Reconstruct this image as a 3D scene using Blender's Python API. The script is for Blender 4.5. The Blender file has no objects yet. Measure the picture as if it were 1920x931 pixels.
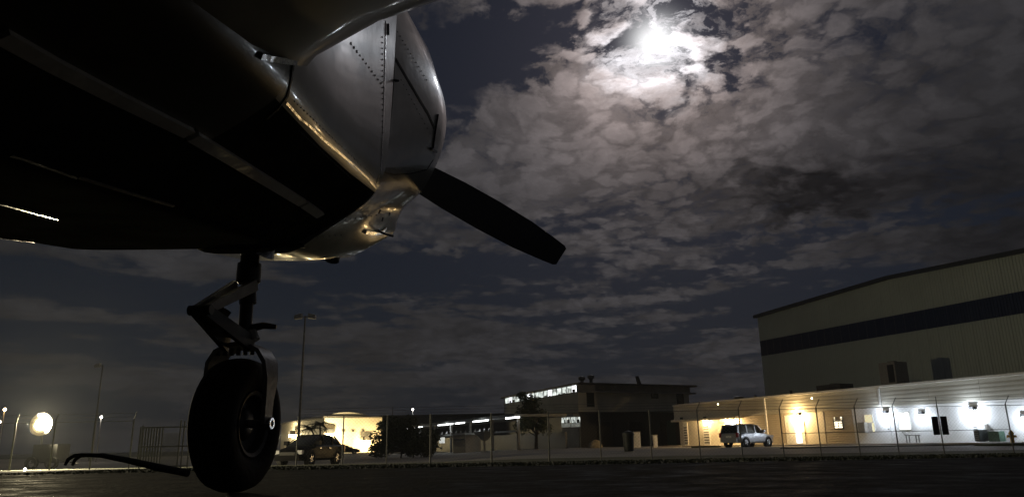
import bpy, bmesh, math, random
from mathutils import Vector, Matrix
from mathutils.bvhtree import BVHTree
random.seed(7)
R = math.radians
col = bpy.context.scene.collection
scn = bpy.context.scene

# ------------------------------------------------------------------ camera
F = 1380.0
PITCH = math.atan(368 / 1380); ROLL = .018
CAM = Vector((0, 0, .11))
fw = Vector((0, math.cos(PITCH), math.sin(PITCH)))
_r0 = Vector((1, 0, 0)); _u0 = Vector((0, -math.sin(PITCH), math.cos(PITCH)))
rt = math.cos(ROLL) * _r0 - math.sin(ROLL) * _u0
up = math.sin(ROLL) * _r0 + math.cos(ROLL) * _u0
cam = bpy.data.objects.new('camera', bpy.data.cameras.new('camera'))
col.objects.link(cam); scn.camera = cam
cam.data.sensor_width = 36; cam.data.lens = F / 1920 * 36
cam.data.clip_start = .02; cam.data.clip_end = 6000
cam.matrix_world = Matrix(((rt.x, up.x, -fw.x, CAM.x), (rt.y, up.y, -fw.y, CAM.y), (rt.z, up.z, -fw.z, CAM.z), (0, 0, 0, 1)))
scn.view_settings.view_transform = 'Standard'
scn.view_settings.look = 'None'
scn.view_settings.exposure = 0
scn.view_settings.gamma = 1
scn.cycles.max_bounces = 6
scn.cycles.sample_clamp_indirect = 3

def ray(px, py): return fw + (px - 960) / F * rt + (465.5 - py) / F * up
def at(px, py, Y): d = ray(px, py); return CAM + d * (Y / d.y)

# ------------------------------------------------------------------ sky (world) and moon
MOON = ray(1228, 82).normalized()
w = bpy.data.worlds.new('World'); scn.world = w; w.use_nodes = True
nt = w.node_tree; nt.nodes.clear()
def N(kind, **kw):
    n = nt.nodes.new(kind)
    for k, v in kw.items(): setattr(n, k, v)
    return n
def L(a, b): nt.links.new(a, b)
def setin(n, i, v):
    if hasattr(v, 'is_output') or isinstance(v, bpy.types.NodeSocket): L(v, n.inputs[i])
    else: n.inputs[i].default_value = v
def M(op, a, b=0.0, c=None, clamp=False):
    n = N('ShaderNodeMath', operation=op, use_clamp=clamp); setin(n, 0, a); setin(n, 1, b)
    if c is not None: setin(n, 2, c)
    return n.outputs[0]
def V(op, a, b=(0, 0, 0), s=None):
    n = N('ShaderNodeVectorMath', operation=op); setin(n, 0, a); setin(n, 1, b)
    if s is not None: setin(n, 3, s)
    return n.outputs['Value'] if op in ('DOT_PRODUCT', 'LENGTH') else n.outputs[0]
def SM(x, lo, hi, a=0.0, b=1.0):
    n = N('ShaderNodeMapRange', interpolation_type='SMOOTHSTEP'); setin(n, 0, x)
    n.inputs[1].default_value = lo; n.inputs[2].default_value = hi; n.inputs[3].default_value = a; n.inputs[4].default_value = b
    return n.outputs[0]
def NZ(vec, scale, det=4.0, rough=.55, dist=0.0):
    n = N('ShaderNodeTexNoise', noise_dimensions='3D'); L(vec, n.inputs['Vector'])
    n.inputs['Scale'].default_value = scale; n.inputs['Detail'].default_value = det
    n.inputs['Roughness'].default_value = rough; n.inputs['Distortion'].default_value = dist
    return n
def MIX(f, a, b, mode='MIX'):
    n = N('ShaderNodeMix', data_type='RGBA', blend_type=mode); setin(n, 0, f); setin(n, 6, a); setin(n, 7, b)
    return n.outputs[2]
def COMB(x, y, z):
    n = N('ShaderNodeCombineXYZ'); setin(n, 0, x); setin(n, 1, y); setin(n, 2, z); return n.outputs[0]
tc = N('ShaderNodeTexCoord')
D = V('NORMALIZE', tc.outputs['Generated'])
sep = N('ShaderNodeSeparateXYZ'); L(D, sep.inputs[0])
zz = M('ADD', M('MAXIMUM', sep.outputs[2], 0.0), .21)
U = COMB(M('DIVIDE', sep.outputs[0], zz), M('DIVIDE', sep.outputs[1], zz), 0.0)       # cloud-deck plane
wob = NZ(U, 2.2, 3)
wv = V('SCALE', V('SUBTRACT', wob.outputs['Color'], (.5, .5, .5)), s=1.0)
U2 = V('ADD', U, V('SCALE', wv, s=.30)) if False else None
n_ = N('ShaderNodeVectorMath', operation='SCALE'); L(wv, n_.inputs[0]); n_.inputs[3].default_value = .16
U2 = V('ADD', U, n_.outputs[0])
nd_ = N('ShaderNodeVectorMath', operation='SCALE'); L(wv, nd_.inputs[0]); nd_.inputs[3].default_value = .10
fine = NZ(U2, 11.0, 5, .62); nf_ = N('ShaderNodeVectorMath', operation='SCALE')
L(V('SUBTRACT', fine.outputs['Color'], (.5, .5, .5)), nf_.inputs[0]); nf_.inputs[3].default_value = .13
DW = V('NORMALIZE', V('ADD', D, V('ADD', nd_.outputs[0], nf_.outputs[0])))            # direction with ragged wobble
def blob(px, py, wx, wy, ang=0.0, soft=True):
    c = ray(px, py).normalized()
    ax = (rt * math.cos(R(ang)) + up * math.sin(R(ang))); ay = (up * math.cos(R(ang)) - rt * math.sin(R(ang)))
    ax = (ax - c * ax.dot(c)).normalized(); ay = (ay - c * ay.dot(c)).normalized()
    A = M('DIVIDE', V('DOT_PRODUCT', DW, tuple(ax)), wx / F); B = M('DIVIDE', V('DOT_PRODUCT', DW, tuple(ay)), wy / F)
    g = M('ADD', M('MULTIPLY', A, A), M('MULTIPLY', B, B))
    fr = M('GREATER_THAN', V('DOT_PRODUCT', D, tuple(c)), 0.0)
    return M('MULTIPLY', M('EXPONENT', M('MULTIPLY', g, -1.0)), fr)
def total(bl):
    t = None
    for b, k in bl:
        q = M('MULTIPLY', b, k); t = q if t is None else M('ADD', t, q)
    return t
# openings in the cloud deck (positive = more open)
gaps = total([(blob(900, 98, 150, 72, 15), .85), (blob(850, 250, 60, 45), .35), (blob(985, 300, 110, 26, 5), .22), (blob(700, 520, 260, 55, 0), .42),
              (blob(880, 480, 180, 26, 14), .30), (blob(1300, 530, 200, 18, 3), .30), (blob(1640, 432, 260, 22, 4), .34), (blob(1420, 470, 90, 30, 0), .25),
              (blob(1150, 70, 40, 26, 0), .20), (blob(1330, 30, 60, 30, 0), .20), (blob(1370, 170, 45, 45, 40), .24), (blob(1600, 70, 120, 30, 10), .20),
              (blob(250, 560, 260, 60, 0), .25), (blob(1250, 600, 260, 18, 2), .20), (blob(1010, 30, 50, 22, 10), .12),
              (blob(1130, 300, 230, 60, 0), -.20), (blob(1600, 250, 300, 90, 0), -.15), (blob(930, 230, 80, 20, 20), -.10), (blob(1060, 200, 60, 80), -.12)])
big = NZ(U2, 1.15, 5, .55); mid = NZ(U2, 4.2, 5, .6)
openn = M('ADD', M('ADD', gaps, M('MULTIPLY', M('SUBTRACT', big.outputs[0], .5), -.75)), M('MULTIPLY', M('SUBTRACT', mid.outputs[0], .5), -.55))
# altocumulus cells
U3 = V('ADD', U2, nf_.outputs[0])
vo = N('ShaderNodeTexVoronoi', feature='SMOOTH_F1'); L(U3, vo.inputs['Vector']); vo.inputs['Scale'].default_value = 17.0; vo.inputs['Smoothness'].default_value = .22
vo.inputs['Randomness'].default_value = 1.0
cell = SM(vo.outputs['Distance'], .30, .68)                    # 0 centre .. 1 edge
cell2 = NZ(U3, 30.0, 5, .62)
edge_open = M('MULTIPLY', cell, SM(cell2.outputs[0], .35, .6, .2, 1.0))
near = M('EXPONENT', M('DIVIDE', M('MULTIPLY', M('ARCCOSINE', M('MINIMUM', V('DOT_PRODUCT', D, tuple(MOON)), .999999)), 57.2958), -14.0))
streak = NZ(COMB(M('MULTIPLY', sep.outputs[0], 2.2), M('MULTIPLY', sep.outputs[1], 2.2), M('MULTIPLY', sep.outputs[2], 17.0)), 1.9, 5, .55)
low = SM(sep.outputs[2], .12, .36, 1.0, 0.0)
openn = M('ADD', openn, M('MULTIPLY', low, M('ADD', .10, M('MULTIPLY', M('SUBTRACT', streak.outputs[0], .5), -3.4))))
cover = SM(M('ADD', openn, M('MULTIPLY', edge_open, M('ADD', .07, M('MULTIPLY', near, .34)))), .06, .40, 1.0, 0.0)
# moonlight in the cloud: corona and brown ring
cm = V('DOT_PRODUCT', D, tuple(MOON))
ang = M('MULTIPLY', M('ARCCOSINE', M('MINIMUM', cm, .999999)), 57.2958)
ang2 = M('MULTIPLY', M('ARCCOSINE', M('MINIMUM', V('DOT_PRODUCT', DW, tuple(MOON)), .999999)), 57.2958)
def EX(a, s): return M('EXPONENT', M('DIVIDE', a, -s))
def G2(a, s): q = M('DIVIDE', a, s); return M('EXPONENT', M('MULTIPLY', M('MULTIPLY', q, q), -1.0))
glow = COMB(*[M('ADD', M('ADD', M('MULTIPLY', G2(ang2, 2.8), c1), M('MULTIPLY', G2(ang, 6.5), c2)), M('ADD', M('MULTIPLY', EX(ang, 5.5), c3), M('MULTIPLY', EX(ang, 17), c4)))
              for c1, c2, c3, c4 in ((1.8, .165, .42, .043), (1.85, .120, .345, .041), (2.0, .100, .335, .043))])
base = (.0205, .0205, .0230)
lim = M('ADD', .22, M('MULTIPLY', near, 1.05))
shade = M('ADD', 1.0, M('MULTIPLY', lim, M('ADD', M('SUBTRACT', .18, M('MULTIPLY', cell, .52)), M('MULTIPLY', M('SUBTRACT', cell2.outputs[0], .5), 1.1))))
shade = M('MULTIPLY', shade, SM(mid.outputs[0], .25, .75, .72, 1.25))
shade = M('MULTIPLY', shade, SM(big.outputs[0], .3, .7, .85, 1.15))
shade = M('MAXIMUM', shade, .05)
dark = total([(blob(1440, 372, 170, 40, -2), .62), (blob(1590, 340, 120, 50, 0), .42), (blob(1850, 500, 220, 120), .35), (blob(1880, 330, 160, 260), .35), (blob(300, 640, 500, 150), .25), (blob(1150, 700, 600, 40), .10)])
shade = M('MULTIPLY', shade, M('SUBTRACT', 1.0, M('MINIMUM', dark, .8)))
cl = V('ADD', glow, base)
nsc = N('ShaderNodeVectorMath', operation='SCALE'); L(cl, nsc.inputs[0]); L(shade, nsc.inputs[3])
cloudc = nsc.outputs[0]
sky = N('ShaderNodeTexSky', sky_type='NISHITA', sun_disc=False)
sky.sun_elevation = math.asin(MOON.z); sky.sun_rotation = math.atan2(MOON.x, MOON.y)
nss = N('ShaderNodeVectorMath', operation='SCALE'); L(sky.outputs[0], nss.inputs[0]); nss.inputs[3].default_value = .0006
gapc = V('ADD', V('ADD', nss.outputs[0], (.0032, .0056, .0115)), COMB(*[M('ADD', M('MULTIPLY', EX(ang, 9), k), M('MULTIPLY', G2(ang, 1.6), 1.3)) for k in (.035, .032, .045)]))
skyc = MIX(cover, gapc, cloudc)
hz = SM(sep.outputs[2], 0.0, .13, 1.0, 0.0)
skyc = MIX(M('MULTIPLY', hz, .35), skyc, (.0125, .0128, .0155, 1))
bg = N('ShaderNodeBackground'); L(skyc, bg.inputs[0]); bg.inputs[1].default_value = 1.0
wo = N('ShaderNodeOutputWorld'); L(bg.outputs[0], wo.inputs[0])
sl = bpy.data.lights.new('moonlight', 'SUN'); sl.energy = .035; sl.angle = R(1.5); sl.color = (.86, .92, 1)
so = bpy.data.objects.new('moonlight', sl); col.objects.link(so)
so.rotation_euler = MOON.to_track_quat('Z', 'Y').to_euler()
so.location = (30, 20, 60)

# ------------------------------------------------------------------ materials
MATS = {}
def mat(name, c, rough=.6, metal=0.0, var=.15, scale=4.0, bump=0.0, bscale=30.0, emit=None, es=0.0, coat=0.0, c2=None, spec=.5, wave=None, transmission=0.0, rvar=0.0):
    m = bpy.data.materials.new(name); m.use_nodes = True; t = m.node_tree; b = t.nodes['Principled BSDF']
    b.inputs['Roughness'].default_value = rough; b.inputs['Metallic'].default_value = metal
    b.inputs['Coat Weight'].default_value = coat; b.inputs['Specular IOR Level'].default_value = spec
    b.inputs['Coat Roughness'].default_value = .05
    tcn = t.nodes.new('ShaderNodeTexCoord'); nz = t.nodes.new('ShaderNodeTexNoise')
    t.links.new(tcn.outputs['Object'], nz.inputs['Vector']); nz.inputs['Scale'].default_value = scale; nz.inputs['Detail'].default_value = 6
    nz.inputs['Roughness'].default_value = .65
    r = t.nodes.new('ShaderNodeValToRGB'); t.links.new(nz.outputs[0], r.inputs[0])
    r.color_ramp.elements[0].position = .3; r.color_ramp.elements[1].position = .7
    lo = c2 if c2 else tuple(x * (1 - var) for x in c); hi = tuple(min(1, x * (1 + var)) for x in c)
    r.color_ramp.elements[0].color = (*lo, 1); r.color_ramp.elements[1].color = (*hi, 1)
    t.links.new(r.outputs[0], b.inputs['Base Color'])
    if rvar:
        mr = t.nodes.new('ShaderNodeMapRange'); t.links.new(nz.outputs[0], mr.inputs[0]); mr.inputs[1].default_value = .35; mr.inputs[2].default_value = .65
        mr.inputs[3].default_value = max(0, rough - rvar); mr.inputs[4].default_value = rough + rvar; t.links.new(mr.outputs[0], b.inputs['Roughness'])
    if bump:
        n2 = t.nodes.new('ShaderNodeTexNoise'); t.links.new(tcn.outputs['Object'], n2.inputs['Vector']); n2.inputs['Scale'].default_value = bscale; n2.inputs['Detail'].default_value = 5
        bp = t.nodes.new('ShaderNodeBump'); bp.inputs['Strength'].default_value = bump; bp.inputs['Distance'].default_value = .02
        t.links.new(n2.outputs[0], bp.inputs['Height']); t.links.new(bp.outputs[0], b.inputs['Normal'])
    if emit:
        b.inputs['Emission Color'].default_value = (*emit, 1); b.inputs['Emission Strength'].default_value = es
    MATS[name] = m
    return m
def lit(name, c, s, var=.5, scale=1.0):
    m = bpy.data.materials.new(name); m.use_nodes = True; t = m.node_tree; b = t.nodes['Principled BSDF']
    b.inputs['Base Color'].default_value = (.5, .5, .5, 1)
    tcn = t.nodes.new('ShaderNodeTexCoord'); nz = t.nodes.new('ShaderNodeTexNoise'); t.links.new(tcn.outputs['Object'], nz.inputs['Vector']); nz.inputs['Scale'].default_value = scale
    mr = t.nodes.new('ShaderNodeMapRange'); t.links.new(nz.outputs[0], mr.inputs[0]); mr.inputs[1].default_value = .35; mr.inputs[2].default_value = .65
    mr.inputs[3].default_value = s * (1 - var); mr.inputs[4].default_value = s * (1 + var)
    b.inputs['Emission Color'].default_value = (*c, 1); t.links.new(mr.outputs[0], b.inputs['Emission Strength'])
    return m
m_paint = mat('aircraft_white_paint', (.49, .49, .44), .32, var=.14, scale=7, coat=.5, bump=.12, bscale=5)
m_bellyshade = mat('aircraft_belly_shade', (.05, .052, .048), .9, var=.4, scale=6, spec=0.0, bump=.05, bscale=8)  # shade of the underside put into the colour, no sheen
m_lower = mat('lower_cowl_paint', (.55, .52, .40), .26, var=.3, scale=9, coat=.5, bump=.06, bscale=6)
m_aftshade = mat('aft_side_shade', (.05, .05, .035), .28, var=.3, scale=6, coat=.5, bump=.05, bscale=8)  # fuselage side under the wing: shade put into the colour
m_alu = mat('polished_aluminium', (.7, .7, .7), .22, 1, var=.15, scale=20, bump=.1, bscale=40)
m_rivet = mat('painted_rivet', (.5, .5, .45), .35, var=.1)
m_stiff = mat('stiffener_white_paint', (.8, .8, .78), .3, var=.15, scale=14, coat=.6, bump=.15, bscale=30)
m_seam = mat('dark_seam', (.02, .02, .02), .6, var=.3)
m_rubber = mat('tyre_rubber', (.014, .014, .014), .85, var=.4, spec=.15, bump=.15, bscale=60)
m_gear = mat('gear_grey_paint', (.30, .28, .25), .45, var=.45, scale=14, bump=.12, bscale=50)
m_geard = mat('greasy_dark_steel', (.05, .048, .045), .45, .3, var=.4, scale=18)
m_chrome = mat('piston_chrome', (.6, .6, .6), .15, 1, var=.1)
m_prop = mat('propeller_black_paint', (.012, .012, .013), .5, var=.3, scale=10, bump=.05)
m_asph = mat('apron_asphalt', (.012, .0115, .011), .8, var=.6, scale=5, bump=1.0, bscale=40, rvar=.25, spec=.10)
m_grass = mat('verge_turf', (.085, .095, .042), .9, var=.4, scale=1.2, bump=.8, bscale=8)
m_blade = mat('grass_blade', (.075, .085, .036), .7, var=.4, scale=1.5)
m_park = mat('parking_concrete', (.34, .315, .275), .8, var=.25, scale=.5, bump=.2, bscale=6)
m_taxi = mat('taxiway_concrete', (.26, .25, .22), .8, var=.2, scale=.3)
m_field = mat('far_field', (.04, .045, .03), .95, var=.4, scale=.05)
m_white = mat('white_wall_paint', (.68, .68, .68), .6, var=.07, scale=.8)
m_cream = mat('cream_wall_paint', (.62, .58, .50), .6, var=.08, scale=.8)
m_tan = mat('tan_metal_siding', (.42, .36, .28), .45, var=.12, scale=.8)
m_hang = mat('hangar_cream_sheet', (.50, .55, .50), .5, var=.08, scale=.25)
m_blue = mat('hangar_blue_sheet', (.006, .018, .065), .5, var=.2, scale=.3)
m_dkblue = mat('hangar_roof_trim', (.03, .035, .045), .5, var=.2)
m_stucco = mat('beige_stucco', (.46, .45, .38), .85, var=.12, scale=.5, bump=.1)
m_dark = mat('dark_bronze_cladding', (.035, .033, .03), .5, var=.3, scale=.6)
m_conc = mat('weathered_concrete', (.24, .235, .22), .85, var=.25, scale=.6)
m_galv = mat('galvanised_steel', (.18, .18, .17), .55, .3, var=.25, scale=8)
m_wire = mat('fence_wire', (.20, .20, .19), .5, .6, var=.2)
m_bark = mat('bark', (.05, .04, .03), .9, var=.4, scale=8)
m_leaf = mat('dark_foliage', (.042, .055, .025), .7, var=.45, scale=2)
m_leaf2 = mat('palm_foliage', (.055, .062, .025), .6, var=.35, scale=2)
m_black = mat('black_paint', (.015, .015, .016), .35, var=.2, coat=.4)
m_blackm = mat('matt_black', (.012, .012, .012), .7, var=.3)
m_green = mat('green_utility_box', (.035, .075, .05), .5, var=.2)
m_bin = mat('bin_plastic', (.018, .02, .02), .5, var=.3)
m_yel = mat('hydrant_yellow', (.55, .34, .04), .5, var=.15)
m_rock = mat('boulder_stone', (.32, .28, .2), .9, var=.35, scale=3, bump=.6, bscale=8)
m_silver = mat('silver_car_paint', (.42, .42, .44), .28, .55, var=.05, coat=.8)
m_carblk = mat('black_car_paint', (.006, .006, .007), .35, 0, var=.1, coat=0.0, spec=.06)
m_glass = mat('tinted_glass', (.012, .014, .014), .06, var=.1, spec=.8)
m_rim = mat('alloy_rim', (.55, .55, .56), .25, .9, var=.1)
m_red = mat('tail_light_red', (.25, .012, .01), .2, var=.1)
m_clear = mat('headlamp_plastic', (.6, .6, .62), .1, var=.05)
m_signw = mat('white_sign_face', (.75, .74, .70), .5, var=.05)
m_trimw = mat('white_trim', (.75, .74, .70), .5, var=.08)
m_roofed = mat('metal_roof', (.12, .12, .11), .5, var=.2)
m_lampw = lit('warm_lamp_lens', (1, .72, .34), 60, .1)
m_lampc = lit('cool_lamp_lens', (.80, .90, 1), 60, .1)
m_flood = lit('floodlight_lens', (1, .86, .52), 260, .05)
m_dot = lit('small_lamp_lens', (1, .95, .85), 22, .1)
m_dotw = lit('small_warm_lamp_lens', (1, .78, .45), 14, .1)
m_tube = lit('fluorescent_tube', (.95, 1, .98), 5, .5, .5)
m_winlit = lit('lit_office_interior', (.88, .96, .90), .75, .75, 1.6)
m_winlit2 = lit('lit_workshop_interior', (.95, .97, 1), 2.2, .2, .4)
m_winwarm = lit('warm_lit_interior', (1, .88, .62), 2.2, .4, 1.2)
m_winyel = lit('yellow_lit_interior', (1, .83, .36), .75, .2, .8)
m_wingry = lit('dim_blind_interior', (.55, .62, .58), .16, .3, 1.5)

# ------------------------------------------------------------------ mesh helpers
ORG = {}
class MB:
    def __init__(s): s.v = []; s.f = []
    def add(s, vs, fs):
        k = len(s.v); s.v += [Vector(p) for p in vs]; s.f += [tuple(i + k for i in q) for q in fs]; return s
    def hexa(s, c):      # 8 corners: bottom 4 ccw, top 4
        return s.add(c, [(3, 2, 1, 0), (4, 5, 6, 7), (0, 1, 5, 4), (1, 2, 6, 5), (2, 3, 7, 6), (3, 0, 4, 7)])
    def box(s, x0, x1, y0, y1, z0, z1):
        return s.hexa([(x0, y0, z0), (x1, y0, z0), (x1, y1, z0), (x0, y1, z0), (x0, y0, z1), (x1, y0, z1), (x1, y1, z1), (x0, y1, z1)])
    def fb(s, fc, t0, t1, z0, z1, o0, o1):
        return s.hexa([fc.P(t0, o0, z0), fc.P(t1, o0, z0), fc.P(t1, o1, z0), fc.P(t0, o1, z0), fc.P(t0, o0, z1), fc.P(t1, o0, z1), fc.P(t1, o1, z1), fc.P(t0, o1, z1)])
    def tube(s, pts, rad, n=8, flat=1.0):
        pts = [Vector(p) for p in pts]; rad = rad if isinstance(rad, (list, tuple)) else [rad] * len(pts)
        rings = []
        for i, p in enumerate(pts):
            d = (pts[min(i + 1, len(pts) - 1)] - pts[max(i - 1, 0)]).normalized()
            a = d.cross(Vector((0, 0, 1)) if abs(d.z) < .9 else Vector((0, 1, 0))).normalized(); b = d.cross(a)
            rings.append([p + (a * math.cos(6.2832 * j / n) + b * math.sin(6.2832 * j / n) * flat) * rad[i] for j in range(n)])
        return s.loft(rings)
    def loft(s, rings, cap=True, closed=True):
        n = len(rings[0]); k = len(s.v)
        for r_ in rings: s.v += [Vector(p) for p in r_]
        for i in range(len(rings) - 1):
            for j in range(n if closed else n - 1):
                a = k + i * n + j; b = k + i * n + (j + 1) % n
                s.f.append((a, b, b + n, a + n))
        if cap:
            s.f.append(tuple(k + j for j in range(n))[::-1]); s.f.append(tuple(k + (len(rings) - 1) * n + j for j in range(n)))
        return s
    def lathe(s, prof, o, ax, n=32, cap=False):   # prof: (axial, radius)
        ax = Vector(ax).normalized(); a = ax.cross(Vector((0, 0, 1)) if abs(ax.z) < .9 else Vector((0, 1, 0))).normalized(); b = ax.cross(a); o = Vector(o)
        return s.loft([[o + ax * h + (a * math.cos(6.28318 * j / n) + b * math.sin(6.28318 * j / n)) * r_ for j in range(n)] for h, r_ in prof], cap=cap)
    def mesh(s, name, org=Vector((0, 0, 0)), smooth=False, autosm=None):
        me = bpy.data.meshes.new(name); me.from_pydata([p - org for p in s.v], [], s.f)
        bm = bmesh.new(); bm.from_mesh(me); bmesh.ops.recalc_face_normals(bm, faces=bm.faces)
        if smooth:
            for f_ in bm.faces: f_.smooth = True
            for e in bm.edges:
                if len(e.link_faces) == 2 and e.calc_face_angle(0) > R(autosm or 40): e.smooth = False
        bm.to_mesh(me); bm.free(); return me
    def build(s, name, m, parent=None, org=None, smooth=False, autosm=None):
        org = ORG[parent.name] if parent is not None else Vector(org or (0, 0, 0))
        me = s.mesh(name, org, smooth, autosm); me.materials.append(m)
        o = bpy.data.objects.new(name, me); col.objects.link(o)
        if parent is not None: o.parent = parent
        else: o.location = org
        ORG[o.name] = org
        return o
def tag(o, label=None, cat=None, group=None, kind=None):
    for k, v in (('label', label), ('category', cat), ('group', group), ('kind', kind)):
        if v: o[k] = v
    return o
def thing(name, loc, label, cat, group=None):
    o = bpy.data.objects.new(name, None); col.objects.link(o); o.location = loc; o.empty_display_size = .2
    ORG[o.name] = Vector(loc); return tag(o, label, cat, group)
def copy_tree(o, parent=None):
    c = o.copy(); col.objects.link(c); c.parent = parent
    for ch in list(o.children): copy_tree(ch, c)
    return c
def light(parent, pos, energy, color, radius=.06, kind='POINT', aim=None, size=None, blend=.5):
    ld = bpy.data.lights.new('lamp_light', kind); ld.energy = energy; ld.color = color; ld.shadow_soft_size = radius
    o = bpy.data.objects.new('lamp_light', ld); col.objects.link(o); o.parent = parent
    o.location = Vector(pos) - ORG[parent.name]
    if kind == 'SPOT': ld.spot_size = R(size); ld.spot_blend = blend; o.rotation_euler = (-Vector(aim)).to_track_quat('Z', 'Y').to_euler()
    return o
class Fac:
    def __init__(s, p0, p1):
        s.p = Vector((p0[0], p0[1], 0)); e = Vector((p1[0] - p0[0], p1[1] - p0[1], 0)); s.len = e.length; s.e = e.normalized()
        s.n = Vector((s.e.y, -s.e.x, 0))
        if s.n.dot(-s.p) < 0: s.n = -s.n
    def P(s, t, o, z): q = s.p + s.e * t + s.n * o; return Vector((q.x, q.y, z))
    def hit(s, px, py, off=0.0):
        d = ray(px, py); k = (s.p + s.n * off - CAM).dot(s.n) / d.dot(s.n); q = CAM + d * k
        return (q - s.p).dot(s.e), q.z
def sstep(a, b, x): t = min(1, max(0, (x - a) / (b - a))); return t * t * (3 - 2 * t)

# ------------------------------------------------------------------ terrain
EDGE = 4.2
def gz(x, y):
    if y <= EDGE: return 0.0
    z = -.6 * min(1, (y - EDGE) / (34 - EDGE))
    if y > 34:
        q = x / y; zf = -.85 + .5 * sstep(-.16, .05, q)
        z = z + (zf + .6) * sstep(34, 48, y)
    return z
def axis(lo, hi, near, step):
    v = [0.0]; s_ = step
    while v[-1] < hi: v.append(v[-1] + s_); s_ *= (1.0 if v[-1] < near else 1.35)
    u_ = [0.0]; s_ = step
    while u_[-1] > lo: u_.append(u_[-1] - s_); s_ *= (1.0 if u_[-1] > -near else 1.35)
    return sorted(set(v + u_))
def sheet(name, xs, ys, m, dz=0.0):
    b = MB(); n = len(xs)
    b.v = [Vector((x, y, gz(x, y) + dz)) for y in ys for x in xs]
    b.f = [(j * n + i, j * n + i + 1, (j + 1) * n + i + 1, (j + 1) * n + i) for j in range(len(ys) - 1) for i in range(n - 1)]
    return tag(b.build(name, m, smooth=True), kind='structure')
XS = axis(-2500, 2500, 60, 2.5)
sheet('apron', XS, [-80, -20, -4, 0, 2, EDGE], m_asph)
sheet('grass_verge', XS, [EDGE] + [EDGE + (38 - EDGE) * i / 16 for i in range(1, 17)], m_grass)
sheet('parking_lot', XS, [38, 40, 42, 44, 46, 48, 55, 65, 80, 100, 125, 150], m_park)
sheet('far_field', XS, [150, 200, 300, 500, 900, 1600, 3000], m_field)
sheet('behind_field', XS, [-1500, -400, -80], m_field)
b = MB(); rows = []
for i in range(9):
    y = 4.7 + i * 2.2; xr = -3.2 - .42 * (y - 4.5) * 1.0
    rows.append([Vector((x, y, gz(x, y) + .006)) for x in (-70, -40, -20, -10 - .3 * y, xr - .6, xr)])
b.loft(rows, cap=False, closed=False); tag(b.build('taxiway', m_taxi), kind='structure')
# ragged grass blades along the verge
b = MB()
for i in range(12000):
    y = EDGE + .02 + (random.random() ** 2) * 14; x = random.uniform(-.6, .85) * (y + 1)
    if x < -3 - .42 * (y - 4.5) and y < 23: continue
    h = random.uniform(.004, .016) * (1 + y * .02); z = gz(x, y); a_ = random.uniform(0, 3.14); wd = .004 + .0009 * y
    dx, dy = math.cos(a_) * wd, math.sin(a_) * wd
    b.add([(x - dx, y - dy, z - .005), (x + dx, y + dy, z - .005), (x + random.uniform(-.02, .02), y + random.uniform(-.02, .02), z + h)], [(0, 1, 2)])
tag(b.build('grass', m_blade), 'rough dark grass growing on the verge behind the apron edge', 'grass', kind='stuff')

# ------------------------------------------------------------------ aircraft
ax = ray(1150, 670).normalized(); av = (up - ax * up.dot(ax)).normalized(); ar = ax.cross(av)
XC = -1.035
def A(x, y, s): return CAM + ax * s + ar * x + av * y          # aircraft frame -> world
def APX(px, py, s): d = ray(px, py); return CAM + d * (s / d.dot(ax))
plane = thing('light_aircraft', A(XC, 0, .9) * 1.0, 'white single-engine low-wing propeller aircraft parked overhead with nose wheel down', 'aircraft')
def ring(half, s, kx=1.0, dy=0.0, sub=3, left=None):
    pts = []
    def smooth(half):
        P_ = [Vector((h[0] * kx, h[1] + dy)) for h in half]
        P_ = [Vector((-P_[1].x, P_[1].y))] + P_ + [Vector((-P_[-2].x, P_[-2].y))]
        out = []
        for i in range(1, len(P_) - 2):
            for j in range(sub):
                t = j / sub; p0, p1, p2, p3 = P_[i - 1:i + 3]
                out.append(.5 * ((2 * p1) + (p2 - p0) * t + (2 * p0 - 5 * p1 + 4 * p2 - p3) * t * t + (3 * p1 - p0 - 3 * p2 + p3) * t ** 3))
        out.append(P_[-2]); return out
    out = smooth(half); lf_ = smooth(left) if left else out
    return [A(XC + p.x, p.y, s) for p in out] + [A(XC - p.x, p.y, s) for p in lf_[-2:0:-1]]
FHL = [(0, .285), (.2, .283), (.40, .281), (.50, .282), (.555, .287), (.585, .305), (.598, .35), (.60, .45), (.59, .60), (.56, .85), (.50, 1.2), (.38, 1.42), (0, 1.5)]
FH = [(0, .285), (.10, .287), (.15, .300), (.22, .338), (.29, .378), (.345, .418), (.385, .462), (.405, .55), (.412, .75), (.414, 1.0), (.414, 1.25), (.34, 1.42), (0, 1.5)]
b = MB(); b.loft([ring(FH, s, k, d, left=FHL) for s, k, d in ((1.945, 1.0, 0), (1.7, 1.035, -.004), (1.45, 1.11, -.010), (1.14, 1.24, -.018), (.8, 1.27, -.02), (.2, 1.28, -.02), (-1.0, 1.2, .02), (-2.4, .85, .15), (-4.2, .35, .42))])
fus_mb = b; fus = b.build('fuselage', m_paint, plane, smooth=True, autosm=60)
fus.data.materials.append(m_bellyshade); fus.data.materials.append(m_aftshade)
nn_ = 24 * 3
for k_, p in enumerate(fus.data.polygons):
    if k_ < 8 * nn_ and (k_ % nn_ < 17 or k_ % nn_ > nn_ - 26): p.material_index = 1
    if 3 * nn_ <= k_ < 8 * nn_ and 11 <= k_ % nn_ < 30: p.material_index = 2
b = MB(); b.loft([ring([(0, 1.2), (.30, 1.2), (.42, 1.18), (.47, 1.3), (.40, 1.1 + h), (.25, 1.18 + h), (0, 1.22 + h)], s) for s, h in ((1.5, .14), (1.1, .42), (.4, .55), (-.6, .5), (-1.6, .2))])
b.build('cabin_canopy', m_glass, plane, smooth=True)
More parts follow.
